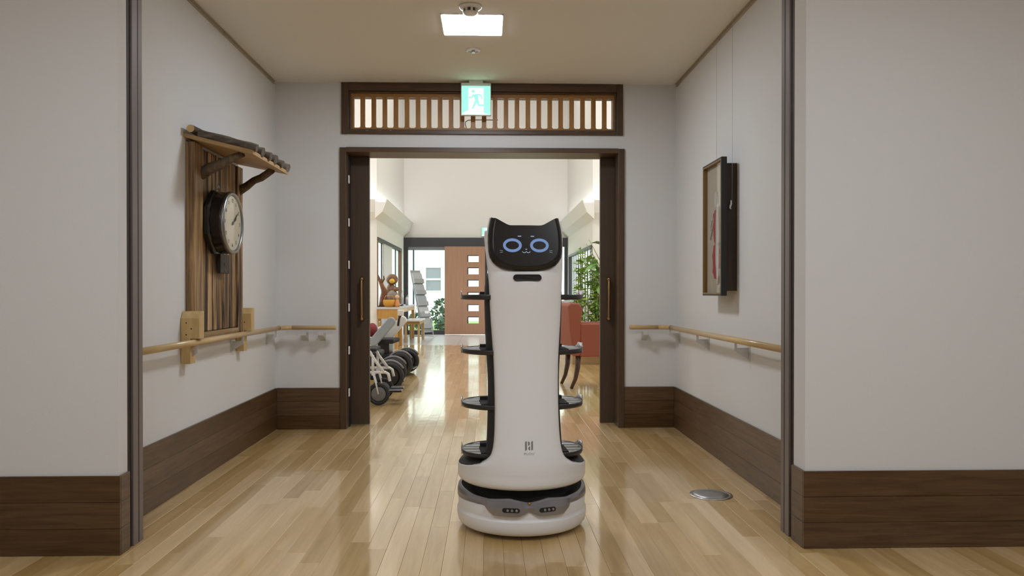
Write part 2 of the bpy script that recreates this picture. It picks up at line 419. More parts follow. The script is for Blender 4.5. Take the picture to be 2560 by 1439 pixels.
# ------------------------------------------------------------------ lobby shell
struct('ceiling_lobby', bx(-5, 5, 6.05, 18.6, 6.3, 6.4), LOBW)
struct('wall_lobby_left', bx(-5.0, -4.9, 6.05, 14.0, 0, 6.3), LOBW)
struct('wall_lobby_right', bx(4.9, 5.0, 6.05, 14.0, 0, 6.3), LOBW)
LX, RX = -2.0, 1.87
struct('wall_recess_left', bx(-5.0, LX, 14.0, 14.05, 0, 6.3), LOBW)
struct('wall_recess_right', bx(RX, 5.0, 14.0, 14.05, 0, 6.3), LOBW)
m = MB()
for y0, y1, z0, z1 in ((14.05, 17.9, 0, .72), (14.05, 17.9, 1.99, 6.3), (17.9, 18.5, 0, 6.3)): m.box(LX-.07, LX, y0, y1, z0, z1)
struct('wall_entrance_left', m, LOBW, 'white wall with window beside the entrance, behind the carvings', 'wall')
m = MB()
for y0, y1, z0, z1 in ((14.05, 18.15, 0, .8), (14.05, 18.15, 1.86, 6.3), (18.15, 18.5, 0, 6.3)): m.box(RX, RX+.06, y0, y1, z0, z1)
struct('wall_entrance_right', m, LOBW, 'white wall with window beside the entrance, behind the plants', 'wall')
struct('wall_entrance', bx(-2.14, 2.01, 18.5, 18.7, 2.285, 6.4), LOBW, 'high plain end wall above the entrance doors', 'wall')
def cove(name, xw, s, label):
    tip = xw+s*.215
    pr = [(xw, 2.30), (xw+s*.13, 2.42), (tip, 2.636), (tip-s*.02, 2.636), (tip-s*.035, 2.585), (xw, 2.585)]
    m = MB().prism(pr, 13.79, 18.5, 'y')
    pf = [(14.0-(u-xw)*s, v) for u, v in pr]
    m.prism(pf, xw, xw-s*2.9, 'x')
    # mitred corner
    return struct(name, m, LOBW, label, 'cove')
cove('trim_6', LX, 1, 'cream sloped cove ledge high on the left lobby wall')
cove('trim_7', RX, -1, 'cream sloped cove ledge high on the right lobby wall')

# windows in the recess walls
ALU = plain('dark_frame', (.055, .055, .06), .45, .2)
CAFR = plain('brown_frame', (.17, .10, .06), .5)
BLIND = plain('blind_white', (.72, .71, .68), .7)
wn = struct('window_2', MB().box(LX-.065, LX+.015, 14.051, 14.09, .72, 1.99).box(LX-.065, LX+.015, 17.84, 17.899, .72, 1.99), CAFR, 'dark framed side window behind the wood carvings', 'window')
m = MB(); m.box(LX-.065, LX+.02, 14.09, 17.84, 1.93, 1.989); m.box(LX-.065, LX+.03, 14.09, 17.84, .721, .75); m.build('window_frame', ALU, wn)
for y in (14.9, 16.3, 17.1): bx(LX-.05, LX-.03, y, y+.06, .75, 1.93).build('mullion', ALU, wn)
bx(LX-.058, LX-.054, 14.09, 17.84, .75, 1.93).build('pane', GLASS, wn)
bx(LX-.028, LX-.005, 14.98, 16.25, .75, 1.93).build('roller_blind', BLIND, wn)
wn = struct('window_3', MB().box(RX-.015, RX+.055, 14.051, 14.09, .80, 1.86).box(RX-.015, RX+.055, 18.1, 18.149, .80, 1.86), ALU, 'side window with upright bars behind the plants', 'window')
m = MB(); m.box(RX-.02, RX+.055, 14.09, 18.1, 1.81, 1.859); m.box(RX-.03, RX+.055, 14.09, 18.1, .801, .83); m.build('window_frame', ALU, wn)
for k in range(9): bx(RX+.015, RX+.027, 14.45+k*.4, 14.53+k*.4, .83, 1.81).build('mullion', ALU, wn)
bx(RX+.045, RX+.049, 14.09, 18.1, .83, 1.81).build('pane', GLASS, wn)

# ------------------------------------------------------------------ entrance doors
YE = 18.4
ent = struct('door_3', bx(-1.995, 1.86, YE, YE+.12, 2.075, 2.284), ALU, 'dark grey entrance door header with sliding doors below', 'entrance door')
bx(-1.995, -1.90, YE, YE+.12, 0, 2.075).build('door_frame', ALU, ent)
bx(1.79, 1.86, YE, YE+.12, 0, 2.075).build('door_frame', ALU, ent)
bx(-1.79, -1.755, YE+.03, YE+.09, .105, 2.0).build('door_frame', plain('blue_grey_frame', (.10, .16, .20), .4), ent)
bx(-1.90, -1.036, YE+.02, YE+.10, 0, .105).build('door_frame', ALU, ent)
bx(-1.90, -1.036, YE+.03, YE+.09, 1.99, 2.0745).build('door_frame', plain('mid_grey_frame', (.22, .24, .25), .4), ent)
bx(-1.90, -1.036, YE+.055, YE+.061, .105, 1.99).build('glass_panel', GLASS, ent)
bx(-.09, -.03, YE, YE+.12, 0, 2.075).build('door_frame', ALU, ent)
bx(.85, .91, YE, YE+.12, 0, 2.075).build('door_frame', ALU, ent)
bx(-.03, .85, YE+.055, YE+.061, .02, 2.07).build('glass_panel', GLASS, ent)
bx(.91, 1.79, YE+.055, YE+.061, .02, 2.07).build('glass_panel', GLASS, ent)
# wooden leaf with six small windows
LEAF = wood('leaf_wood', (.385, .20, .122), (.455, .25, .155), (50, 50, 2), .5, bump=.02)
zs = [1.79-.2885*k for k in range(6)]
leaf = MB(); lx0, lx1 = -1.036, -.09; wx0, wx1 = -.505, -.237
leaf.box(lx0, wx0, YE-.05, YE-.005, .01, 2.073); leaf.box(wx1, lx1, YE-.05, YE-.005, .01, 2.073)
edges = [.01]+sum([[z-.08, z+.08] for z in reversed(zs)], [])+[2.073]
for k in range(0, len(edges), 2): leaf.box(wx0, wx1, YE-.05, YE-.005, edges[k], edges[k+1])
lf = leaf.build('door_leaf', LEAF, ent); lf['label'] = 'tan wooden leaf with six small windows'
m = MB()
for z in zs:
    for a, c, e, g in ((wx0, wx0+.025, z-.08, z+.08), (wx0+.025, wx1, z+.06, z+.08)): m.box(a, c, YE-.052, YE-.003, e, g)
m.build('window_bead', ALU, lf)
for z in zs: bx(wx0+.02, wx1, YE-.03, YE-.026, z-.08, z+.065).build('pane', GLASS, lf)

# ------------------------------------------------------------------ outside the entrance
LAWN = plain('lawn', (.20, .36, .09), .9, bump=.6, bscale=40)
PAVE = plain('pale_paving', (.50, .50, .48), .8)
struct('ground', bx(-30, 30, 18.75, 60, -.25, -.08), LAWN, 'green lawn outside the entrance doors', 'lawn')
struct('ground_left', bx(-30, -5.1, 3, 18.75, -.25, -.08), LAWN)
struct('ground_right', bx(5.1, 30, 3, 18.75, -.25, -.08), LAWN)
struct('ground_side', bx(-5.1, -2.2, 14.1, 18.75, -.25, -.08), LAWN)
struct('ground_side_right', bx(2.1, 5.1, 14.1, 18.75, -.25, -.08), LAWN)
struct('path', bx(-2.5, 2.5, 18.75, 21.2, -.079, -.03), PAVE, 'pale paving outside the entrance doors', 'path')
hb = thing('house', 'white rendered house with grey window beyond the lawn', 'house', (-1, 29, -.08))
bx(-9, 9, 0, 6, 0, 4.6).build('wall', plain('house_white', (.86, .86, .85), .8, bump=.1, bscale=20), hb)
f = MB(); wx, wz = -1.05, 1.1
for a, c, e, g in ((-.3, -.26, 0, 1.0), (.26, .3, 0, 1.0), (-.26, .26, .96, 1.0), (-.26, .26, 0, .04), (-.26, .26, .46, .53)): f.box(wx+a*1.05, wx+c*1.05, -.05, .02, wz+e*.92, wz+g*.92)
wf = f.build('window_frame', plain('house_frame', (.8, .8, .8), .5), hb)
bx(wx-.27, wx+.27, -.02, -.012, wz+.03, wz+.89).build('pane', plain('house_pane', (.20, .21, .235), .6), wf)
f = MB().prism([(-.6, 4.6), (6.6, 4.6), (3, 6.2)], -9.5, 9.5, 'x'); f.build('roof', plain('house_roof', (.18, .18, .2), .7), hb)
LEAFG = plain('shrub_leaf', (.10, .24, .07), .6)
LEAFD = plain('shrub_leaf_dark', (.035, .085, .035), .6)
def leaf_cloud(n, rx, ry, rz, zc, size, rnd):
    m = MB()
    for _ in range(n):
        a = rnd.uniform(0, 2*pi); t = rnd.uniform(-.9, 1); q = sqrt(max(0, 1-t*t))*rnd.uniform(.6, 1.05)
        c = Vector((rx*q*cos(a), ry*q*sin(a), zc+rz*t))
        Mx = Matrix.Translation(c) @ Euler((rnd.uniform(-1.2, 1.2), rnd.uniform(-1.2, 1.2), rnd.uniform(0, 6.3))).to_matrix().to_4x4()
        s = size*rnd.uniform(.6, 1.3)
        m.add([(0,-s,0),(s*.45,-s*.2,s*.12),(0,s,0),(-s*.45,-s*.2,s*.12),(0,-.2*s,-.02*s)], [(0,1,4),(1,2,4),(2,3,4),(3,0,4)], False, Mx)
    return m
rn = random.Random(5)
for k, (x, y, r, h, lab) in enumerate(((-1.25, 22.4, .42, .55, 'low leafy shrub outside glass, beside the wooden leaf'), (-2.05, 22.9, .40, .28, 'small round shrub outside glass, behind the brochure stand'), (-1.15, 21.6, .36, .22, 'lowest dark shrub outside glass at paving edge'))):
    t = thing('shrub', lab, 'shrub', (x, y, -.08))
    leaf_cloud(420, r, r, h*.8, h*.85, .07, rn).build('foliage', LEAFD, t)['kind'] = 'stuff'
    s = MB()
    for q in range(5):
        a = q*1.26; s.tube([(0, 0, 0), (.1*cos(a), .1*sin(a), h*.5), (r*.6*cos(a), r*.6*sin(a), h)], [.014, .01, .005], 6)
    s.build('stem', BRANCH, t)

# ------------------------------------------------------------------ ceiling fittings, exit signs
PANEL = emis('panel_light', (.93, 1, 1.09), 58)
t = thing('ceiling_light', 'square white LED panel glowing in the corridor ceiling', 'ceiling light', (-.093, 4.474, H))
m = MB()
for a in (0, 1, 2, 3): m.box(-.173, .173, -.173, -.1675, -.006, -.0005, Matrix.Rotation(a*pi/2, 4, 'Z'))
m.build('frame', WHITE, t)
bx(-.1674, .1674, -.1674, .1674, -.0075, -.001).build('diffuser', PANEL, t)
t = thing('smoke_detector', 'round white smoke detector on the ceiling ahead of light panel', 'detector', (-.098, 4.19, H))
m = MB().lathe([(.062, -.0005), (.062, -.008), (.055, -.014), (.042, -.016)], 32); m.build('base', WHITE, t)
MB().lathe([(.034, -.016), (.034, -.034)], 24).build('chamber', plain('chamber_dark', (.10, .09, .085), .6), t)
m = MB().lathe([(.040, -.034), (.041, -.038), (.03, -.045), (.012, -.047)], 32); m.build('cap', WHITE, t)
m = MB()
for k in range(8):
    a = k*pi/4+.2; m.box(.034, .040, -.006, .006, -.036, -.014, Matrix.Rotation(a, 4, 'Z'))
m.build('vane', WHITE, t)
t = thing('ceiling_sprinkler', 'flush white sprinkler rosette on the ceiling before exit sign', 'sprinkler', (-.098, 4.946, H))
MB().lathe([(.048, -.0005), (.050, -.004), (.046, -.009), (.034, -.010), (.030, -.004)], 36).build('rosette', WHITE, t)
m = MB().lathe([(.008, -.003), (.008, -.014), (.003, -.016)], 12); m.lathe([(.016, -.014), (.018, -.0155), (.004, -.017)], 16)
for k in range(2): m.box(-.010, .010, -.002, .002, -.018, -.003, Matrix.Rotation(k*pi/2, 4, 'Z'))
m.build('sprinkler_head', STEEL, t)

GREEN = emis('sign_green', (.24, .90, .52), 1.6)
SIGNW = emis('sign_white', (.9, 1, .96), 1.7)
def disc(cx, cz, r, n=16): return [(cx+r*cos(2*pi*k/n), cz+r*sin(2*pi*k/n)) for k in range(n)]
def exit_sign(loc, label, s=1.0):
    t = thing('exit_sign', label, 'exit sign', loc)
    W = .217*s/2; Hh = .235*s
    m = MB().box(-W, W, -.010, .022, -Hh, -.0005)
    hs = m.build('housing', WHITE, t, bevel=.003)
    sz = .205*s
    fr = bx(-sz/2, sz/2, -.013, -.0101, -Hh+.006*s, -Hh+.006*s+sz).build('lit_panel', GREEN, t)
    zb = -Hh+.006*s
    dw = MB(); y0, y1 = -.0145, -.0131
    dw.prism([(-.055*s, zb+.012*s), (.055*s, zb+.012*s), (.055*s, zb+.19*s), (-.055*s, zb+.19*s)], y0, y1, 'y')
    dw.prism([(-.10*s, zb+.002*s), (.085*s, zb+.002*s), (.055*s, zb+.012*s), (-.055*s, zb+.03*s), (-.08*s, zb+.02*s)], y0, y1, 'y')
    dw.build('doorway_symbol', SIGNW, fr)
    mn = MB(); y0, y1 = -.0162, -.0147
    def limb(p, r0, r1):
        rr = [r0+(r1-r0)*k/(len(p)-1) for k in range(len(p))]
        L_, Rr = [], []
        for k in range(len(p)):
            a = Vector(p[max(k-1, 0)]); c = Vector(p[min(k+1, len(p)-1)]); d = (c-a).normalized(); n = Vector((-d.y, d.x))
            L_.append(tuple(Vector(p[k])+n*rr[k])); Rr.append(tuple(Vector(p[k])-n*rr[k]))
        mn.prism([(u*s, zb+v*s) for u, v in L_+Rr[::-1]], y0, y1, 'y')
    mn.prism([(u*s, zb+v*s) for u, v in disc(-.020, .166, .012)], y0, y1, 'y')
    limb([(-.003, .145), (.002, .12), (.008, .095)], .017, .011)
    limb([(-.016, .142), (-.030, .124), (-.052, .119)], .006, .005)
    limb([(.012, .144), (.036, .138), (.044, .110)], .006, .004)
    limb([(.003, .098), (-.010, .072), (-.026, .040)], .010, .006)
    limb([(.010, .098), (.020, .066), (.066, .064)], .010, .006)
    mn.build('running_figure', GREEN, fr)
    return t
exit_sign((-.092, 5.66, 2.512), 'green lit exit sign with running figure in front of transom')
bx(-.05, .05, -.008, .016, -.0004, .0175).build('mount', WHITE, bpy.data.objects['exit_sign'])
MB().tube([(-.075, .165, -.292), (-.083, .165, -.262), (-.080, .165, -.243), (-.06, .165, -.232), (.0, .165, -.229), (.16, .165, -.229)], .0028, 8).build('cable', BLACKM, bpy.data.objects['exit_sign'])
exit_sign((-.065, 18.47, 2.545), 'small green exit sign above the far entrance, beside robot ear', .96)

# steel floor box cover
t = thing('floor_outlet_cover', 'round steel floor outlet cover set in the planks', 'floor cover', (1.096, 3.812, 0))
MB().lathe([(.104, .0002), (.103, .0035), (.088, .0055), (.086, .004)], 48).build('rim', STEEL, t)
MB().lathe([(.0855, .0008), (.085, .0048), (.05, .0056), (.01, .006)], 40).build('lid', plain('steel_brushed', (.5, .5, .52), .38, 1), t)

# ------------------------------------------------------------------ handrails
def handrail(label, X, Xw, Ystart, Xend, yb, s, ys, xs):
    """X rail line beside wall Xw, turning along the back wall to Xend; s=+1 when the wall lies at -x"""
    t = thing('handrail', label, 'handrail', (X, Ystart, 0))
    O = Matrix.Translation((-X, -Ystart, 0)); z = .745; r = .0165
    MB().tube([(X, Ystart, z), (X, 5.57, z)], r, 16, O).build('rail', RAILW, t)
    arc = [(X+s*.075*(1-cos(a)), 5.57+(yb-5.57)*sin(a), z) for a in [R_(90*k/8) for k in range(9)]]
    MB().tube(arc, r, 16, O, cap=False).build('rail_bend', RAILW, t)
    MB().tube([arc[-1], (Xend-s*.01, yb, z), (Xend-s*.003, yb, z), (Xend, yb, z)], [r, r, r*.9, r*.6], 16, O).build('rail', wood('rail_wood_cross', (.50, .33, .14), (.62, .43, .21), (3, 40, 40), .35, coat=.3, bump=.02), t)
    MB().tube([(X, 5.562, z), (X, 5.571, z)], r*1.06, 16, O).build('joint_ring', plain('rail_joint', (.16, .10, .05), .5), t)
    for y in ys:
        m = MB(); d = X-Xw
        m.prism([(Xw, .640), (Xw, .705), (X-.006*s, .705), (X-.006*s, .7305), (X+.008*s, .7305), (X+.008*s, .690)], y-.003, y+.003, 'y', O)
        m.box(*sorted((Xw, Xw+s*.004)), y-.02, y+.02, .635, .715, O)
        m.build('bracket', GREYM, t)
    for x in xs:
        m = MB().prism([(5.739, .645), (5.739, .705), (yb+.006, .705), (yb+.006, .7305), (yb-.008, .7305), (yb-.008, .690)], x-.020, x+.020, 'x', O)
        m.build('bracket', GREYM, t)
    return t
handrail('light wooden handrail on left wall running under the clock board', -1.490, XL, 3.30, -1.10, 5.655, 1, (4.02, 4.765, 5.51), (-1.335, -1.21))
handrail('light wooden handrail on right wall below the shadow box', 1.310, XR, 3.34, 1.025, 5.655, -1, (4.10, 4.86, 5.60), (1.146,))

# ------------------------------------------------------------------ scorched wooden board with small roof (left wall)
bd = thing('wooden_clock_board', 'rustic scorched wood wall board with little bark roof above handrail', 'wall board', (XL, 4.42, .75))
O = Matrix.Translation((-XL, -4.42, -.75))
bx(XL+.001, XL+.018, 4.08, 4.80, .76, 1.77, O).build('backing', BURNT, bd)
bx(XL+.001, XL+.047, 4.055, 4.175, .78, 1.775, O).build('stile', STILE, bd, bevel=.004)
bx(XL+.001, XL+.047, 4.755, 4.845, .76, 1.76, O).build('stile', BURNT, bd, bevel=.004)
rnd = random.Random(11)
y = 4.178; ws = (.085, .07, .1, .08, .105, .075, .055)
for wv in ws:
    bx(XL+.0185, XL+.036+rnd.uniform(-.003, .004), y, y+wv-.004, .79, 1.76, O).build('plank', BURNT, bd, bevel=.004)
    y += wv+.002
bx(XL+.019, XL+.050, 4.18, 4.75, .752, .788, O).build('bottom_rail', wood('worn_rail', (.17, .10, .04), (.45, .30, .14), (30, 3, 30), .6, bump=.4), bd, bevel=.004)
# notched pine blocks resting on the handrail
def block(y0, y1, xo):
    m = MB().prism([(y0, .764), (y0, .868), (y0+.026, .903), (y1, .903), (y1, .764)], XL+.002, xo, 'x', O).box(XL+.002, XL+.050, y0, y1, .637, .7645, O)
    o = m.build('support_block', PINE, bd, bevel=.002)
    for dx, dz in ((.03, .845), (.055, .815), (.03, .785)):
        MB().lathe([(.0035, 0), (.0035, .0012)], 10, O @ Matrix.Translation((XL+dx, y0-.0003, dz)) @ Matrix.Rotation(pi/2, 4, 'X')).build('screw_hole', BLACKM, o)
block(3.985, 4.053, -1.462); block(4.846, 4.91, -1.462)
# roof
zr = lambda x: 1.792+(x-XL)*(1.706-1.792)/(-1.205-XL)
rf = MB()
rf.add([(XL+.001, 4.03, zr(XL)), (-1.205, 4.03, zr(-1.205)), (-1.205, 4.74, zr(-1.205)), (XL+.001, 4.90, zr(XL)),
        (XL+.001, 4.03, zr(XL)+.02), (-1.205, 4.03, zr(-1.205)+.02), (-1.205, 4.74, zr(-1.205)+.02), (XL+.001, 4.90, zr(XL)+.02)],
       [(3,2,1,0),(4,5,6,7),(0,1,5,4),(1,2,6,5),(2,3,7,6),(3,0,4,7)], False, O)
rf.build('roof_board', ROOFW, bd)
def rough_log(p, q, r, n=12, steps=9, wob=.12, flat=1.0, seed=1):
    rd = random.Random(seed); p, q = Vector(p), Vector(q); path = []; rad = []
    for k in range(steps):
        t = k/(steps-1); c = p.lerp(q, t)+Vector((0, rd.uniform(-1, 1), rd.uniform(-1, 1)))*r*wob*.5
        path.append(c); rad.append(r*(1+rd.uniform(-wob, wob)))
    return MB().tube(path, rad, n, O)
rough_log((-1.515, 4.015, 1.832), (-1.515, 4.88, 1.832), .021, seed=2).build('ridge_log', BARK, bd)
m = MB().lathe([(.0195, 0), (.0195, .002)], 20, O @ Matrix.Translation((-1.515, 4.0155, 1.832)) @ Matrix.Rotation(pi/2, 4, 'X')); m.build('sawn_end', PINE, bd)
for k in range(6):
    yy = 4.055+k*.125; r = (.022, .024, .021, .026, .022, .024)[k]
    if k == 5: yy = 4.70
    rough_log((-1.485, yy+k*.012, zr(-1.485)+.02+r*.8), (-1.19-.006*(k % 2), yy, zr(-1.19)+.02+r*.8), r, seed=20+k).build('bark_slab', BARK, bd)
rough_path = lambda pts, rs: MB().tube(pts, rs, 10, O)
rough_path([(-1.525, 4.17, 1.62), (-1.47, 4.165, 1.652), (-1.40, 4.15, 1.675), (-1.345, 4.13, 1.70), (-1.28, 4.11, zr(-1.28)-.004)], [.030, .030, .026, .020, .016]).build('brace', BRANCH, bd)
rough_path([(-1.53, 4.80, 1.61), (-1.465, 4.785, 1.645), (-1.415, 4.75, 1.672), (-1.36, 4.715, 1.685), (-1.28, 4.65, zr(-1.28)-.006)], [.028, .024, .021, .022, .020]).build('brace', BRANCH, bd)

# ------------------------------------------------------------------ wall clock hanging on the board
ck = thing('wall_clock', 'old round black wall clock with cream dial on scorched board', 'clock', (-1.505, 4.345, 1.38))
RX90 = Matrix.Rotation(pi/2, 4, 'Y')     # lathe axis z -> +x
CB = plain('clock_black', (.010, .010, .012), .22, coat=.3)
oc = [[(x, r*cos(R_(22.5+45*k)), r*sin(R_(22.5+45*k))) for k in range(8)] for x, r in ((0, .186), (.018, .186), (.028, .176))]
MB().rings(oc, True, True, False).build('back_case', CB, ck)
MB().lathe([(.166, .024), (.170, .034), (.168, .075), (.172, .082), (.166, .088)], 56, RX90).build('drum', CB, ck)
MB().lathe([(.170, .086), (.172, .094), (.168, .102), (.158, .104), (.151, .099), (.150, .092)], 64, RX90, cap=False).build('rim', plain('clock_rim', (.30, .30, .30), .35, 1), ck)
dial = MB().lathe([(.1505, .088), (.1505, .0925)], 56, RX90).build('dial', plain('dial_cream', (.66, .575, .43), .5), ck)
INK = plain('ink', (.03, .025, .02), .6)
for k in range(12):
    a = R_(30*(k+1)); ry, rz = .122*sin(a), .122*cos(a)
    text_mesh(str(k+1), .030, .0004, INK, 'numeral', dial, (.0932, ry, rz), (pi/2, 0, pi/2))
hd = MB()
for ang, L, wd, xo in ((62, .070, .0065, .0955), (52, .105, .004, .0975)):
    a = R_(ang); d = Vector((0, sin(a), cos(a))); n = Vector((0, cos(a), -sin(a)))
    P = [d*-.02+n*wd*.6, d*L*.75+n*wd, d*L, d*L*.75-n*wd, d*-.02-n*wd*.6]
    hd.prism([(p.y, p.z) for p in P], xo, xo+.0012, 'x')
hd.lathe([(.009, .094), (.009, .099), (.004, .1)], 14, RX90)
hd.build('hands', INK, ck)
MB().lathe([(.150, .1), (.149, .1015), (.1, .1035), (.02, .1045)], 48, RX90).build('glass', GLASS, ck)
pb = bx(.002, .022, .018, .165, -.275, -.168).build('pendulum_box', plain('pendulum_brown', (.022, .012, .009), .5), ck, bevel=.003)
for z_ in (-.225, -.262): MB().lathe([(.008, 0), (.006, .003)], 12, Matrix.Translation((.0221, .09, z_)) @ RX90).build('screw', plain('dull_brass', (.16, .10, .06), .4, 1), pb)
MB().tube([(.012, 0, .184), (.012, 0, .20), (.012, .01, .212), (.012, .02, .20), (.012, .02, .184)], .003, 8).build('hanging_ring', STEEL, ck)

# ------------------------------------------------------------------ shadow box picture (right wall)
pf = thing('shadow_box_picture', 'dark framed shadow box picture with red figure on right wall', 'picture', (XR, 4.465, 1.365))
O = Matrix.Translation((-XR, -4.465, -1.365))
FB = plain('frame_black', (.016, .016, .018), .45)
BOXB = wood('box_brown', (.030, .017, .010), (.055, .032, .018), (30, 30, 4), .6, bump=.04)
m = MB(); y0, y1, z0, z1 = 4.305, 4.635, 1.008, 1.718; xb = 1.312
for q in ((y0, y0+.012, z0, z1), (y1-.012, y1, z0, z1), (y0+.012, y1-.012, z0, z0+.012), (y0+.012, y1-.012, z1-.012, z1)): m.box(xb, XR-.001, *q, O)
m.build('box_back', BOXB, pf)
GOLD = plain('frame_gold', (.27, .165, .055), .38, .3)
Y0, Y1, Z0, Z1 = 4.278, 4.655, .980, 1.750; xf, xl = 1.285, 1.3165
for nm, q in (('near', (Y0, Y0+.010, Z0, Z1)), ('far', (Y1-.010, Y1, Z0, Z1)), ('bot', (Y0+.010, Y1-.010, Z0, Z0+.010)), ('top', (Y0+.010, Y1-.010, Z1-.010, Z1))):
    bx(xf, xl, *q, O).build('frame_rail', FB, pf, bevel=.0015)
m = MB()
for q in ((Y0+.0102, Y0+.017, Z0+.0102, Z1-.0102), (Y1-.017, Y1-.0102, Z0+.0102, Z1-.0102), (Y0+.017, Y1-.017, Z0+.0102, Z0+.017), (Y0+.017, Y1-.017, Z1-.017, Z1-.0102)): m.box(xf-.0008, xl-.004, *q, O)
m.build('gold_slip', GOLD, pf)
bx(1.3095, 1.3115, Y0+.0105, Y1-.0105, Z0+.0105, Z1-.0105, O).build('mount_board', plain('mount_beige', (.50, .43, .34), .8), pf)
bx(xf+.008, xf+.010, Y0+.017, Y1-.017, Z0+.017, Z1-.017, O).build('glass', GLASS, pf)
REDC = plain('collage_red', (.42, .06, .06), .8, bump=.5, bscale=50); PALE = plain('collage_pale', (.58, .55, .50), .8, bump=.4, bscale=60)
def blob(yc, zc, ry, rz, x, h, mat, name, seed):
    h *= .6
    rd = random.Random(seed); pts = [(yc+ry*cos(2*pi*k/22)*(1+rd.uniform(-.16, .16)), zc+rz*sin(2*pi*k/22)*(1+rd.uniform(-.1, .1))) for k in range(22)]
    MB().prism(pts, x, x-h, 'x', O).build(name, mat, pf)
blob(4.44, 1.18, .070, .11, 1.3094, .012, REDC, 'red_cloth', 1)
blob(4.45, 1.38, .050, .10, 1.3094, .008, REDC, 'red_cloth', 2)
blob(4.41, 1.30, .030, .24, 1.3094, .016, PALE, 'pale_cloth', 3)
blob(4.44, 1.53, .030, .045, 1.3094, .016, PALE, 'pale_cloth', 4)
m = MB(); rd = random.Random(9)
for k in range(7):
    p = Vector((1.3065, 4.47, 1.46)); pts = [p.copy()]
    for q in range(5): p = p+Vector((0, rd.uniform(.008, .03), rd.uniform(-.05, .012))); pts.append(p.copy())
    m.tube(pts, .0022, 5, O)
m.build('pale_twigs', PALE, pf)
m = MB().tube([(1.352, 4.297, 2.51), (1.352, 4.297, 1.9), (1.350, 4.297, 1.50)], .0009, 6, O); m.tube([(1.352, 4.60, 2.51), (1.352, 4.60, 1.715)], .0008, 6, O)
m.build('hanging_cord', plain('cord', (.55, .53, .5), .5), pf)
m = MB().tube([(1.3445, 4.297, 1.51), (1.345, 4.295, 1.49), (1.340, 4.295, 1.478), (1.338, 4.295, 1.468), (1.345, 4.297, 1.462)], [.004, .006, .006, .005, .004], 8, O)
m.build('cord_hook', plain('hook_white', (.8, .8, .78), .4), pf)

# ------------------------------------------------------------------ serving robot
rb = thing('serving_robot', 'tall white delivery robot with black cat-eared screen face and four trays', 'robot', (.142, 3.383, 0), R_(4.2))
RR = .2757
RW = plain('robot_white', (.89, .885, .885), .38, coat=.1)
SILV = plain('robot_silver', (.34, .34, .37), .32, .7)
MB().lathe([(.18, .024), (.245, .017), (.264, .021), (.2745, .034), (.279, .058), (.279, .076), (.2785, .080), (.2722, .0855), (.2722, .092), (.2745, .128), (.270, .138), (.22, .140)], 96).build('base_shell', RW, rb)
for k in range(3):
    a = R_(90+120*k); c = (.17*cos(a), .17*sin(a), .026); MB().lathe([(.026, -.010), (.026, .010)], 16, Matrix.Translation(c) @ Matrix.Rotation(pi/2, 4, 'Y')).build('drive_wheel', RUBBER, rb)
MB().lathe([(.215, .12), (.205, .15), (.19, .17), (.19, .215)], 64).build('chassis', BLACKM, rb)
ZL = [(0, .1205), (4, .112), (8.5, .1025), (20, .1015), (30, .1015), (36, .124), (41, .140), (56, .139), (90, .131), (180, .131)]
ZU = [(0, .157), (17, .174), (37, .165), (56, .168), (72, .176), (95, .182), (180, .182)]
rows = [[], [], [], [], [], []]
n = 180
for i in range(n):
    t = -180+360*i/n; a = R_(t); at_ = abs(t); zl = lerp_table(ZL, at_); zu = lerp_table(ZU, at_)
    wedge = max(0, min(1, (40-at_)/4)); r = RR+.0015+.0085*wedge*(.25+.75*min(1, at_/7))
    for q, (rr_, z) in enumerate(((RR-.004, zl), (r, zl+.003), (r+.001*wedge, (zl+zu)/2), (r-.004, zu-.005), (r-.012, zu), (RR-.016, zu-.002))):
        rows[q].append((rr_*sin(a), -rr_*cos(a), z))
bm_ = MB()
for q in range(5): bm_.rings(rows[q:q+2], True, False, True)
band = bm_.build('sensor_band', SILV, rb)
gr = [rows[5], [(x*.93, y_*.93, z-.012) for x, y_, z in rows[5]], [(x*.74, y_*.74, z-.034) for x, y_, z in rows[5]]]
MB().rings(gr, True, False, True).build('groove', BLACKM, rb)
def pill(tc, half, z, hz, r, mat, name, parent):
    m = MB(); N = 18; outl = rrect(2*half, 2*hz, hz*.98, 6)
    f = lambda u, v, rr: (rr*sin(R_(tc)+u/rr), -rr*cos(R_(tc)+u/rr), z+v)
    m.rings([[f(u, v, r-.004) for u, v in outl], [f(u, v, r) for u, v in outl], [f(u*.97, v*.9, r+.0012) for u, v in outl]], True, True, False)
    return m.build(name, mat, parent)
for sgn in (-1, 1):
    tc = 15.0*sgn
    pw = pill(tc, .036, .130, .0095, RR+.0122, BLACK, 'sensor_window', band)
    for dt in (-2.6, .9, 4.6):
        a = R_(tc+dt); rr_ = RR+.0135
        Mx = Matrix.Translation((rr_*sin(a), -rr_*cos(a), .130)) @ Matrix.Rotation(a, 4, 'Z') @ Matrix.Rotation(pi/2, 4, 'X')
        MB().lathe([(.0058, 0), (.0052, .0018), (.0025, .0014)], 14, Mx).build('lens', plain('lens_grey', (.30, .31, .33), .15, .5), band)
MB().ball((0, -RR-.001, .156), .007, .005, .006).build('sensor_dot', plain('sensor_gold', (.35, .24, .12), .3, .8), band)
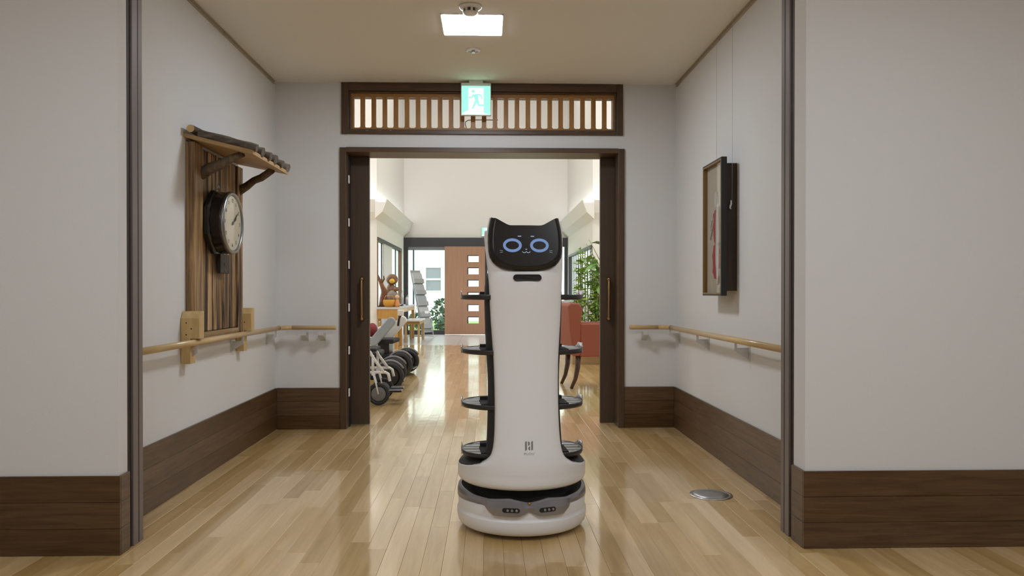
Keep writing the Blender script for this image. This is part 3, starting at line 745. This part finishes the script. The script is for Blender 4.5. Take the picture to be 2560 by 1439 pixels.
# dark deck under the lowest tray and white ring behind
MB().lathe([(.21, .205), (.262, .2045), (.272, .214), (.2735, .226), (.2742, .262), (.272, .268)], 96, cap=True).build('body_ring', RW, rb)
DECK = plain('deck_black', (.035, .033, .033), .5)
MB().lathe([(.2725, .264), (.2725, .270), (.262, .285), (.24, .294), (.05, .297)], 80).build('deck', DECK, rb)
HW = [(.262, .2757), (.270, .2745), (.280, .240), (.292, .205), (.305, .180), (.322, .159), (.345, .1455), (.389, .1365), (.45, .1325), (.56, .1305), (.72, .1340), (.885, .1450), (1.05, .1530), (1.15, .1605), (1.22, .166), (1.26, .166)]
OFF = [(.20, 0), (.30, .001), (.40, .018), (.55, .040), (.72, .058), (.9, .066), (1.05, .064), (1.10, .072), (1.15, .092), (1.26, .128)]
def shell_pt(u, z, inset=0):
    hw = smooth_table(HW, z); R0 = RR
    if z < .225: R0 = RR-.016*((.225-z)/.022)**2
    if z <= .262:
        a = u*pi/2; return ((R0-inset)*sin(a), -(R0-inset)*cos(a), z)
    x = hw*sin(u*pi/2)
    curl = .028*abs(u)**10 if z > .3 else 0
    return (x*(1-inset*.3), -sqrt(max(0, (RR-inset)**2-min(x*x, (RR-inset)**2)))+smooth_table(OFF, z)+curl, z)
zsv = [.203, .207, .214, .225, .24, .255, .262, .266, .270, .275, .280, .286, .292, .298, .305, .313, .322, .333, .345, .365, .389, .42, .45, .50, .56, .64, .72, .80, .885, .97, 1.05, 1.10, 1.15, 1.19, 1.22, 1.245, 1.258]
us = [-1, -.985, -.96, -.92, -.86]+[-.8+.1*k for k in range(17)]+[.86, .92, .96, .985, 1]
outer = [[shell_pt(u, z) for u in us] for z in zsv]; inner = [[shell_pt(u, z, .022) for u in us] for z in zsv]
m = MB(); rg = [o+list(reversed(i_)) for o, i_ in zip(outer, inner)]
m.rings(rg, True, True, True)
fs_ = m.build('front_shell', RW, rb)
# spine behind the shell
SPW = [(.27, .170), (.30, .165), (.37, .160), (.455, .1565), (.63, .1535), (.80, .162), (.98, .167), (1.05, .162), (1.10, .145), (1.13, .118)]
rg = []
for k in range(25):
    z = .27+.86*k/24; hw = smooth_table(SPW, z)-.002; off = smooth_table(OFF, z)
    yf, yb_ = -.205+off, -.03+off*.2
    rg.append([(x-.002, y_, z) for x, y_ in ((-hw*.8, yf), (-hw*.95, yf+.02), (-hw, (yf+yb_)/2), (-hw*.97, yb_-.015), (-hw*.85, yb_), (hw*.85, yb_), (hw*.97, yb_-.015), (hw, (yf+yb_)/2), (hw*.95, yf+.02), (hw*.8, yf))])
MB().rings(rg, True, True, True).build('spine', plain('spine_black', (.022, .020, .021), .5), rb)
# trays
TRB = plain('tray_black', (.030, .030, .034), .32)
LIN = plain('tray_liner', (.62, .64, .67), .35)
CLR = plain('clip_silver', (.55, .55, .57), .2, .8)
def sup(a, b_, n_, N=64):
    out = []
    for k in range(N):
        t = 2*pi*k/N; c, s_ = cos(t), sin(t)
        out.append((a*math.copysign(abs(c)**(2/n_), c), b_*math.copysign(abs(s_)**(2/n_), s_)))
    return out
rim_prof = [(.955, -.018), (.99, -.016), (1.0, -.004), (1.0, .001), (.992, .003), (.975, .003), (.968, .0)]
tray0 = MB().rings([[(x*sc, y_*sc, z) for x, y_ in sup(.262, .185, 2.35)] for sc, z in rim_prof], True, True, True).mesh('tray'); tray0.materials.append(TRB)
lm = MB(); NX = 40
LN = []
for k in range(12): LN.append(.93*(k+1)/12)
pts = sup(.262, .185, 2.35)
lm.rings([[(x*q, y_*q, -.0002+.0010*sin(y_*q*110)) for x, y_ in pts] for q in [.966]+[.85, .72, .58, .44, .3, .16, .03]], True, False, True)
liner0 = lm.mesh('liner'); liner0.materials.append(LIN)
cm = MB()
ang = [R_(-13+26*k/10) for k in range(11)]
def rimp(t, sc):
    c, s_ = cos(t), sin(t); return (.262*abs(c)**(2/2.35)*sc, .185*math.copysign(abs(s_)**(2/2.35), s_)*sc)
zz = lambda k: .022 if 1 < k < 9 else .008
cm.rings([[(*rimp(a, sc), z if z < 0 else zz(k)) for a in [ang[k]]  for sc, z in ((1.003, -.017), (1.010, -.017), (1.010, 1), (1.003, 1))] for k in range(11)], True, True, True)
clip0 = cm.mesh('clip'); clip0.materials.append(CLR)
bk = MB().box(-.180, -.10, .03, .06, -.014, .016).box(.10, .180, .03, .06, -.014, .016).box(-.185, .185, -.12, .02, -.016, .004).mesh('tray_bracket'); bk.materials.append(BLACKM)
for z in (.986, .757, .529, .326):
    o = bpy.data.objects.new('tray', tray0); COL.objects.link(o); o.parent = rb; o.location = (.002, .0, z)
    for me, rz_ in ((liner0, 0), (clip0, .10), (clip0, pi-.06), (bk, 0)):
        c = bpy.data.objects.new(me.name.split('.')[0], me); COL.objects.link(c); c.parent = o; c.rotation_euler = (0, 0, rz_)
# head: white rear shell and black screen with ears
CZ = 1.190
half = [(0, 1.2755), (.030, 1.2755), (.060, 1.2752), (.075, 1.276), (.090, 1.2815), (.110, 1.2925), (.130, 1.3040), (.1390, 1.3085), (.1420, 1.3045), (.1455, 1.287), (.1500, 1.265), (.1535, 1.235), (.1545, 1.205), (.1525, 1.165), (.1475, 1.140), (.1370, 1.1230), (.1230, 1.1085), (.1030, 1.0965), (.0780, 1.0885), (.050, 1.0835), (.025, 1.0815), (0, 1.0808)]
outl = half+[(-x, z) for x, z in reversed(half[1:-1])]
HY = -.190; TILT = .20; HX = -.0045
def hp(x, z, sc, d, cz=CZ, lift=0):
    zz_ = cz+(z-cz)*sc+lift; return (HX+x*sc, HY+d+(zz_-1.08)*TILT, zz_)
m = MB().rings([[hp(x, z, sc, d) for x, z in outl] for sc, d in ((1.012, .002), (1.025, .010), (1.025, .03), (.99, .07), (.90, .105), (.70, .118))], True, True, True)
m.build('head_shell', RW, rb)
SCR = plain('screen_black', (.016, .014, .013), .25, spec=.4)
lf_ = [(1.0, .004, 0), (1.0, -.006, 0), (.985, -.016, .0008), (.955, -.024, .003), (.915, -.030, .0065), (.87, -.0335, .0095), (.86, -.0340, .010)]
m = MB().rings([[hp(x, z, sc, d, lift=l) for x, z in outl] for sc, d, l in lf_], True, True, True)
head = m.build('head', SCR, rb)
FACE = emis('face_blue', (.155, .26, .50), .9); FACEP = emis('face_pale', (.30, .35, .48), 1.0)
def fpt(x, z, dd=0): return (HX+x, HY-.0352-dd+(z-1.08)*TILT, z)
def ring_feature(cx, cz, rx, rz, th, mat, name):
    N = 40; a = []; b_ = []
    r0 = [fpt(cx+rx*cos(2*pi*k/N), cz+rz*sin(2*pi*k/N)) for k in range(N)]
    r1 = [fpt(cx+(rx-th)*cos(2*pi*k/N), cz+(rz-th)*sin(2*pi*k/N)) for k in range(N)]
    r0b = [(x, y_-.0006, z) for x, y_, z in r0]; r1b = [(x, y_-.0006, z) for x, y_, z in r1]
    MB().rings([r0, r0b, r1b, r1, r0], True, False, False).build(name, mat, head)
def stroke(pts, r, mat, name):
    MB().tube([fpt(*p) for p in pts], r, 6).build(name, mat, head)
for s_ in (-1, 1):
    ring_feature(s_*.0555-.001, 1.191, .0385, .0285, .0115, FACE, 'eye')
    stroke([(s_*.0265-.007, 1.2285), (s_*.0265+.007, 1.2285)], .0022, FACEP, 'brow')
    stroke([(s_*.096, 1.1685), (s_*.108, 1.1695)], .0008, FACEP, 'whisker')
    stroke([(s_*.096, 1.1635), (s_*.107, 1.1605)], .0008, FACEP, 'whisker')
stroke([(-.0165+.033*k/12, 1.1655-.0052*abs(sin(2*pi*k/12/2*2))) for k in range(13)], .0014, FACEP, 'mouth')
MB().prism([(HX-.0045, 1.1765), (HX+.0045, 1.1765), (HX+.002, 1.1735), (HX, 1.1715), (HX-.002, 1.1735)], HY-.0362+.0945*TILT, HY-.0345+.0945*TILT, 'y').build('nose', FACEP, head)
# camera slot below the chin
def shell_y(x, z): return -sqrt(RR**2-x*x)+smooth_table(OFF, z)
ol = rrect(.116, .027, .0132, 6)
m = MB().rings([[(u*sc, shell_y(u*sc, 1.059)+d, 1.059+v*sc) for u, v in ol] for sc, d in ((1.0, .004), (1.0, -.005), (.96, -.0065), (.90, -.0060))], True, True, False)
m.build('camera_slot', BLACK, rb)
# maker's mark and lettering on the front
MARK = plain('mark_grey', (.25, .24, .23), .5)
def my(x, z): return shell_y(x, z)-.0002
mk = MB()
def markp(pts):
    pts = [(p*.00159, q*.00159) for p, q in pts]
    zc = .3835
    mk.rings([[(x, my(x, zc+z)+.0004, zc+z) for x, z in pts], [(x, my(x, zc+z)-.0006, zc+z) for x, z in pts]], True, True, False)
markp([(-10, 9), (-7.2, 11.5), (-5.3, 11), (-5.3, -9), (-10, -12.2)])
markp([(-2.3, 11), (0, 10.6), (2.3, 8.3), (2.3, 4), (.3, 1), (-2.3, .3)])
markp([(2.6, -.7), (.6, -1.5), (-1.8, -4.5), (-1.5, -8.5), (.8, -10.7), (2.6, -10.9)])
markp([(5.6, 9), (8.2, 11.5), (10.2, 11.7), (10.2, -8.6), (5.6, -11)])
mk.build('emblem', MARK, rb)
MARK2 = plain('mark_pale', (.42, .405, .395), .5)
text_mesh('PUDU', .0135, .0004, MARK2, 'lettering', rb, (0, my(0, .352)+.0001, .352), (pi/2-.02, 0, 0), 1.25)

# ------------------------------------------------------------------ lobby: wheelchairs
CH_W = plain('chair_white', (.78, .77, .76), .35); CH_G = plain('chair_greyblue', (.34, .38, .43), .4)
FAB = plain('black_fabric', (.02, .02, .022), .85, bump=.3, bscale=150)
RED = plain('red_cushion', (.22, .02, .025), .75)
def wheel(parent, x, y, r, wd, name='front_wheel', hub=BLACKM, spokes=0):
    Mx = Matrix.Translation((x, y, r)) @ Matrix.Rotation(pi/2, 4, 'X')
    o = MB().lathe([(r*.72, -wd/2), (r*.93, -wd/2), (r, -wd*.3), (r, wd*.3), (r*.93, wd/2), (r*.72, wd/2), (r*.70, wd*.25), (r*.70, -wd*.25), (r*.72, -wd/2)], 40, Mx, cap=False).build(name, RUBBER, parent)
    if spokes:
        m = MB()
        for k in range(spokes):
            a = 2*pi*k/spokes; m.tube([(.02*cos(a), .02*sin(a), 0), (r*.72*cos(a), r*.72*sin(a), 0)], .004, 6, Mx)
        m.lathe([(.022, -wd/2), (.022, wd/2)], 16, Mx); m.build('spokes', STEEL, o)
    else:
        MB().lathe([(r*.70, -wd*.28), (r*.62, -wd*.42), (r*.2, -wd*.5), (r*.05, -wd*.52)], 32, Mx).lathe([(r*.05, wd*.52), (r*.2, wd*.5), (r*.62, wd*.42), (r*.70, wd*.28)], 32, Mx).build('hub', hub, o)
    return o
def capsule(p, q, wd, th, mat, name, parent, y):
    p, q = Vector(p), Vector(q); d = (q-p); L = d.length; a = math.atan2(d.y, d.x)
    pts = rrect(L, wd, wd*.49, 8); pts = [(p.x+d.x/2+u*cos(a)-v*sin(a), p.y+d.y/2+u*sin(a)+v*cos(a)) for u, v in pts]
    return MB().prism(pts, y-th/2, y+th/2, 'y').build(name, mat, parent, bevel=.012, seg=3)
def power_chair(label, loc, rz, raised=True):
    t = thing('power_wheelchair', label, 'wheelchair', loc, rz, 'wheelchairs parked along the lobby side')
    for y in (-.25, .25): wheel(t, 0, y, .142, .085)
    for y in (-.2, .2): wheel(t, -.46, y, .11, .05, 'rear_wheel')
    m = MB().box(-.52, -.06, -.19, .19, .10, .26); m.build('drive_base', FAB, t, bevel=.02)
    for y in (-.25, .25):
        m = MB().tube([(-.155*cos(a), y, .142+.160*sin(a)) for a in [R_(20+130*k/8) for k in range(9)]], .014, 8); m.build('fender', plain('fender_grey', (.20, .20, .21), .4), t)
    sz_ = 0 if raised else -.05
    bx(-.45, -.09, -.21, .21, .385+sz_, .44+sz_).build('seat', FAB, t, bevel=.02)
    bx(-.30, -.16, -.12, .12, .255, .352+(0 if not raised else .05)).build('seat_post', BLACK, t, bevel=.01)
    bx(-.55, -.47, -.2, .2, .46, .90, ).build('backrest', FAB, t, bevel=.03, seg=3)
    if raised:
        for y, mt, dx in ((-.25, CH_G, 0), (.25, CH_W, .045)):
            o = capsule((-.35+dx, .375), (-.075+dx, .690), .105, .055, mt, 'armrest', t, y)
            if mt is CH_G: o['label'] = 'blue grey armrest'
        m = MB().tube([(-.03, -.23, .60), (-.02, -.23, .68), (.0, -.23, .73)], .014, 8); m.build('control_stem', BLACK, t)
        m = MB().box(-.03, .035, -.255, -.205, .72, .79); m.build('control_box', CH_W, t, bevel=.01)
    else:
        for y in (-.25, .25): bx(-.60, -.42, y-.03, y+.03, .42, .46).build('armrest', BLACK, t, bevel=.012)
    m = MB().box(-.02, .135, -.16, .16, .075, .09); m.build('footplate', BLACK, t, bevel=.004)
    m = MB().tube([(-.06, -.13, .2), (.03, -.13, .17), (.08, -.13, .085)], .014, 8); m.tube([(-.06, .13, .2), (.03, .13, .17), (.08, .13, .085)], .014, 8); m.build('foot_bracket', BLACK, t)
    return t
power_chair('power wheelchair with diagonal white and blue grey armrests, farthest of row', (-1.03, 9.52, 0), R_(-4))
power_chair('black low power wheelchair between white framed one and raised armrests', (-1.02, 8.22, 0), R_(3), False)
t = thing('cushion', 'round dark red cushion on the armrest wheelchair seat', 'cushion', (-1.40, 9.42, .461))
MB().ball((0, 0, .085), .06, .12, .085, 20, 12).build('pad', RED, t)
t = thing('white_bag', 'small white bag on wheelchair seat behind red cushion', 'bag', (-1.33, 9.66, .461))
MB().ball((0, 0, .06), .06, .07, .06, 14, 8).build('body', WHITE, t); MB().tube([(-.03, 0, .13), (-.02, 0, .18), (.02, 0, .18), (.03, 0, .13)], .005, 6).build('handle', WHITE, t)
t = thing('folding_wheelchair', 'white framed wheelchair with grey caster just inside the door', 'wheelchair', (-.985, 7.15, 0), R_(2), 'wheelchairs parked along the lobby side')
for y in (-.2, .2):
    wheel(t, 0, y, .098, .035, 'caster_wheel', plain('caster_grey', (.16, .16, .165), .5))
    m = MB()
    for dy in (-.024, .024): m.tube([(-.045, y+dy, .28), (-.02, y+dy, .19), (.0, y+dy, .098)], .0075, 8)
    m.box(-.06, -.03, y-.03, y+.03, .265, .285); m.build('fork', CH_W, t)
    m = MB().tube([(-.55, y, .50), (-.16, y, .50), (-.075, y, .47), (-.035, y, .40), (.05, y, .285)], .0135, 10)
    m.tube([(-.55, y, .29), (.06, y, .29), (.085, y, .275), (.10, y, .21)], .0135, 10); m.tube([(-.05, y, .44), (-.05, y, .28)], .0125, 8)
    m.build('frame_tube', CH_W, t)
    wheel(t, -.42, y*1.25, .28, .035, 'rear_wheel', spokes=10)
    m = MB().tube([(-.5, y, .5), (-.55, y, .7), (-.56, y, .9), (-.66, y, .93)], .0125, 8); m.build('push_handle', CH_W, t)
    bx(.08, .20, y*.55-.06, y*.55+.06, .105, .125).build('footrest', BLACK, t, bevel=.006)
bx(-.47, -.02, -.19, .19, .47, .50).build('seat', FAB, t, bevel=.01); bx(-.57, -.53, -.19, .19, .50, .86).build('backrest', FAB, t, bevel=.01)

# table, carvings, bench, brochure stand
ORNG = wood('orange_wood', (.44, .22, .045), (.56, .31, .075), (30, 30, 3), .4, coat=.2, bump=.02)
t = thing('side_table', 'orange wood table with pale grey top under the side window', 'table', (-1.80, 15.4, 0))
bx(-.185, .185, -1.5, 1.75, .695, .735).build('tabletop', plain('table_grey', (.55, .55, .56), .35), t, bevel=.004)
bx(-.18, .18, -1.49, -1.45, .53, .694).build('apron', ORNG, t); bx(.15, .18, -1.45, 1.72, .62, .694).build('apron', ORNG, t); 
for x, y in ((.15, -.75), (.15, 1.6), (-.15, -1.4), (-.15, 1.6), (.15, -1.44)):
    MB().prism([(x-.028, y-.028), (x+.028, y-.028), (x+.028, y+.028), (x-.028, y+.028)], 0, .62, 'z').build('leg', ORNG, t)
CARV = wood('carving_brown', (.10, .045, .02), (.26, .13, .06), (14, 14, 14), .6, bump=.4)
t = thing('driftwood_carving', 'tall reddish driftwood carving with branch on the side table', 'carving', (-1.93, 14.24, .7385))
MB().tube([(.0, 0, 0), (.01, .02, .15), (.03, .02, .28), (-.02, 0, .40), (-.06, 0, .50), (-.13, 0, .66)], [.07, .065, .055, .035, .025, .012], 10).build('trunk', wood('driftwood', (.12, .035, .012), (.26, .10, .04), (12, 12, 6), .6, bump=.4), t)
MB().tube([(-.03, 0, .42), (.03, -.02, .50), (.02, -.02, .56)], [.025, .02, .012], 8).build('branch', CARV, t)
t = thing('owl_carving', 'brown carved owl with yellow face on the side table', 'carving', (-1.80, 14.42, .735))
MB().ball((0, 0, .22), .10, .09, .22).build('body', CARV, t); MB().ball((.02, 0, .50), .11, .10, .10).build('head', CARV, t)
m = MB().ball((.03, -.085, .47), .05, .03, .045, 12, 8); m.build('face', plain('face_yellow', (.75, .48, .04), .5), t)
t = thing('grey_carving', 'grey rounded carving in front of the owl', 'carving', (-1.74, 14.19, .735))
MB().ball((0, 0, .20), .10, .08, .10).build('body', plain('carv_grey', (.26, .21, .18), .8, bump=.6, bscale=60), t); MB().ball((.07, -.02, .32), .05, .05, .04).build('head', CARV, t)
MB().lathe([(.07, 0), (.06, .06), (.05, .12)], 16).build('stump', CARV, t)
t = thing('pumpkin_basket', 'orange yellow basket at the front of side table', 'basket', (-1.78, 13.995, .735))
MB().lathe([(.07, 0), (.105, .05), (.11, .11), (.10, .13), (.09, .12)], 20).build('bowl', plain('basket_orange', (.62, .30, .04), .6, bump=.4, bscale=80), t)
MB().tube([(-.1, 0, .1), (-.06, 0, .2), (.06, 0, .2), (.1, 0, .1)], .008, 6).build('handle', ORNG, t)
t = thing('doll', 'small peach coloured doll right of the orange basket', 'doll', (-1.635, 13.985, .735))
MB().lathe([(.045, 0), (.05, .04), (.03, .12), (.02, .14)], 14).build('body', plain('doll_orange', (.62, .27, .10), .7), t); MB().ball((0, 0, .18), .04).build('head', plain('doll_skin', (.66, .42, .28), .7), t)
for k, (x, y, h, r, lab, mt) in enumerate(((-1.70, 15.4, .30, .022, 'tall metallic dispenser bottle on grey end of table', STEEL), (-1.66, 15.9, .20, .03, 'short metallic canister on grey end of table', plain('can_grey', (.45, .45, .47), .3, .6)))):
    t = thing('dispenser_bottle', lab, 'bottle', (x, y, .735))
    MB().lathe([(r, 0), (r, h*.75), (r*.5, h*.82), (r*.4, h*.9)], 16).build('body', mt, t); MB().tube([(0, 0, h*.88), (0, 0, h), (.035, 0, h)], .007, 6).build('pump', mt, t)
t = thing('desk_tray', 'black low tray below the dispenser bottles', 'tray', (-1.74, 15.0, .735))
MB().box(-.09, .09, -.14, .14, 0, .02).box(-.09, -.08, -.14, .14, .02, .035).box(.08, .09, -.14, .14, .02, .035).build('body', BLACKM, t)
t = thing('bench', 'low orange bench with pale seat beside the side table', 'bench', (-1.52, 16.0, 0))
bx(-.17, .17, -.55, .6, .42, .45).build('seat', plain('bench_top', (.72, .70, .68), .3), t, bevel=.004)
bx(-.15, .15, -.5, -.46, .36, .42).build('rail', ORNG, t); bx(.12, .15, -.46, .5, .36, .42).build('rail', ORNG, t)
BENL = wood('bench_leg', (.50, .32, .12), (.62, .42, .18), (30, 30, 3), .4, bump=.02)
for x in (-.13, .13):
    for y in (-.47, .53): bx(x-.022, x+.022, y-.022, y+.022, 0, .42).build('leg', BENL, t)
t = thing('brochure_stand', 'grey tiered brochure stand leaning before the entrance glass', 'stand', (-1.50, 17.75, 0), R_(-42))
GRY = plain('stand_grey', (.36, .36, .35), .6)
Mx = Matrix.Translation((.16, 0, .12)) @ Matrix.Rotation(R_(-16), 4, 'Y')
bx(-.03, -.012, -.15, .15, -.02, 1.44, Mx).build('back_panel', GRY, t)
for k in range(5):
    z0 = .06+k*.265
    bx(-.011, .05, -.15, .15, z0, z0+.012, Mx).box(.045, .052, -.15, .15, z0+.012, z0+.10, Mx).build('pocket', GRY, t)
    m = MB()
    for q in range(4): m.box(-.008+q*.010, -.002+q*.010, -.14+.075*q*0, .14, z0+.013, z0+.26-.012*q, Mx)
    m.build('brochure', plain('paper_%d' % (k % 3), ((.42, .43, .42), (.50, .50, .49), (.36, .39, .40))[k % 3], .6), t)
bx(.046, .0535, -.02, .10, .40, .46, Mx).build('card', plain('card_white', (.9, .9, .9), .5), t)
m = MB(); m.tube([(.2, -.14, .03), (.15, -.14, .4)], .012, 6); m.tube([(.2, .14, .03), (.15, .14, .4)], .012, 6); m.tube([(-.2, -.14, .012), (-.05, -.14, .75)], .012, 6); m.tube([(-.2, .14, .012), (-.05, .14, .75)], .012, 6); m.tube([(-.2, -.14, .012), (.22, -.14, .012)], .012, 6); m.tube([(-.2, .14, .012), (.22, .14, .012)], .012, 6)
m.build('leg_frame', STEEL, t)

# ------------------------------------------------------------------ lobby right: armchair, planter, plants, cabinet
UPH = plain('terracotta_cloth', (.30, .085, .05), .7, bump=.15, bscale=120)
t = thing('armchair', 'terracotta upholstered armchair with dark curved legs inside right doorway', 'armchair', (1.13, 8.32, 0), R_(8))
m = MB().prism([(-.30, .34), (-.22, .34), (-.22, .55), (-.20, .84), (-.235, .885), (-.325, .89), (-.355, .86), (-.335, .6)], -.27, .27, 'y'); m.build('backrest', UPH, t, bevel=.02, seg=3)
bx(-.22, .26, -.20, .20, .33, .47).build('seat', UPH, t, bevel=.025, seg=3)
for y in (-.27, .20): bx(-.225, .27, y, y+.07, .33, .675).build('armrest', UPH, t, bevel=.018, seg=3)
LEGD = wood('leg_dark', (.04, .018, .009), (.08, .04, .02), (40, 40, 4), .35, bump=.02)
for y in (-.22, .22):
    MB().tube([(-.235, y, .345), (-.24, y, .22), (-.265, y, .1), (-.31, y, 0)], [.030, .028, .022, .017], 8).build('leg', LEGD, t)
    MB().tube([(.22, y, .335), (.225, y, .15), (.23, y, 0)], [.026, .02, .015], 8).build('leg', LEGD, t)
PLW = wood('planter_wood', (.30, .19, .08), (.42, .28, .13), (3, 30, 30), .5, bump=.05)
t = thing('planter', 'low wooden planter box behind the armchair', 'planter', (1.52, 11.0, 0))
m = MB()
for q in ((-.36, .36, -.22, -.195), (-.36, .36, .195, .22), (-.36, -.335, -.195, .195), (.335, .36, -.195, .195)): m.box(*q, 0, .34)
m.build('box', PLW, t); bx(-.334, .334, -.194, .194, .02, .30).build('soil', plain('soil', (.05, .03, .02), .9), t)
LG1 = plain('leaf_yellow_green', (.36, .52, .10), .5); LG2 = plain('leaf_green', (.17, .34, .07), .5); STEM = plain('cane_green', (.24, .30, .09), .5)
def leaf_mesh(size):
    s = size
    return [(0,0,0),(s*.2,s*.35,s*.05),(s*.16,s*.7,s*.02),(0,s,-s*.12),(-s*.16,s*.7,s*.02),(-s*.2,s*.35,s*.05),(0,s*.5,-s*.03)], [(0,1,6),(1,2,6),(2,3,6),(3,4,6),(4,5,6),(5,0,6)]
def plant(name, label, loc, stems, rnd, h, spread, nl, ls, mats, cat='plant', lean=(0, 0), zb=.3):
    t = thing(name, label, cat, loc); sm = MB(); lv = [MB(), MB()]
    for k in range(stems):
        bx_, by_ = rnd.uniform(-spread, spread), rnd.uniform(-spread*.6, spread*.6); hh = h*rnd.uniform(.65, 1)
        p = [(bx_+lean[0]*u*u+rnd.uniform(-.02, .02), by_+lean[1]*u*u+rnd.uniform(-.02, .02), zb+hh*u) for u in (0, .25, .5, .75, 1)]
        sm.tube(p, [.011, .010, .009, .007, .004], 6)
        for q in range(nl):
            u = rnd.uniform(.12, 1); i = min(3, int(u*4)); f_ = u*4-i
            c = Vector(p[i]).lerp(Vector(p[i+1]), f_)
            Mx = Matrix.Translation(c) @ Euler((rnd.uniform(-.7, .6), rnd.uniform(-.5, .5), rnd.uniform(0, 6.28))).to_matrix().to_4x4()
            vs, fs = leaf_mesh(ls*rnd.uniform(.6, 1.25)); lv[rnd.random() < .45].add(vs, fs, True, Mx)
    sm.build('stem', STEM, t)
    for a, mt in zip(lv, mats): o = a.build('foliage', mt, t); o['kind'] = 'stuff'
    return t
rn = random.Random(21)
plant('cane_plant', 'tall yellow green cane plant growing in planter behind armchair', (1.42, 11.0, 0), 13, rn, 1.36, .15, 60, .105, (LG1, LG2))
plant('leafy_plant', 'bushy pale plant in planter left of the tall canes', (1.235, 11.03, 0), 5, rn, .72, .035, 22, .07, (LG1, plain('leaf_pale', (.34, .38, .16), .5)))
t = plant('broad_leaf_plant', 'tall broad leaf plant reaching over doorway edge from the right', (1.74, 10.35, 0), 4, rn, 1.62, .05, 9, .20, (LG2, plain('leaf_deep', (.07, .17, .05), .4)), lean=(-.42, 0), zb=.28)
MB().lathe([(.12, 0), (.17, .28), (.175, .30), (.16, .30), (.15, .27)], 24).build('pot', plain('pot_white', (.7, .69, .66), .4), t)
t = thing('low_cabinet', 'pale grey low cabinet behind plants at doorway right', 'cabinet', (2.03, 12.6, 0))
bx(-.35, .6, -.2, .2, 0, .80).build('body', plain('cabinet_grey', (.55, .55, .56), .5), t, bevel=.004)
for x in (-.33, .13): bx(x, x+.44, -.212, -.201, .05, .75).build('door', plain('cabinet_door', (.62, .62, .63), .45), t, bevel=.003)
t = thing('green_crate', 'green shallow crate on the low grey cabinet', 'crate', (1.90, 12.55, .80))
MB().box(-.2, .2, -.15, .15, 0, .015).box(-.2, .2, -.15, -.14, .015, .14).box(-.2, .2, .14, .15, .015, .14).box(-.2, -.19, -.14, .14, .015, .14).box(.19, .2, -.14, .14, .015, .14).build('body', plain('crate_green', (.08, .32, .06), .5), t)
t = thing('yellow_box', 'yellow box standing on floor behind the planter', 'box', (1.80, 11.75, 0))
bx(-.12, .12, -.1, .1, 0, .62).build('body', plain('box_yellow', (.62, .42, .04), .5), t, bevel=.005); bx(-.125, .125, -.105, .105, .60, .66).build('lid', plain('box_yellow_lid', (.55, .36, .03), .5), t)
t = thing('reception_desk', 'grey desk far behind armchair, left of the plants', 'desk', (1.25, 14.9, 0))
bx(-.3, .35, -.3, .3, .80, .84).build('desktop', plain('desk_top', (.50, .50, .53), .35), t); bx(-.28, .33, -.26, -.24, 0, .80).build('front_panel', plain('desk_panel', (.42, .40, .38), .5), t)
for x in (-.27, .32): bx(x-.015, x+.015, -.24, .27, 0, .80).build('side_panel', plain('desk_panel', (.42, .40, .38), .5), t)
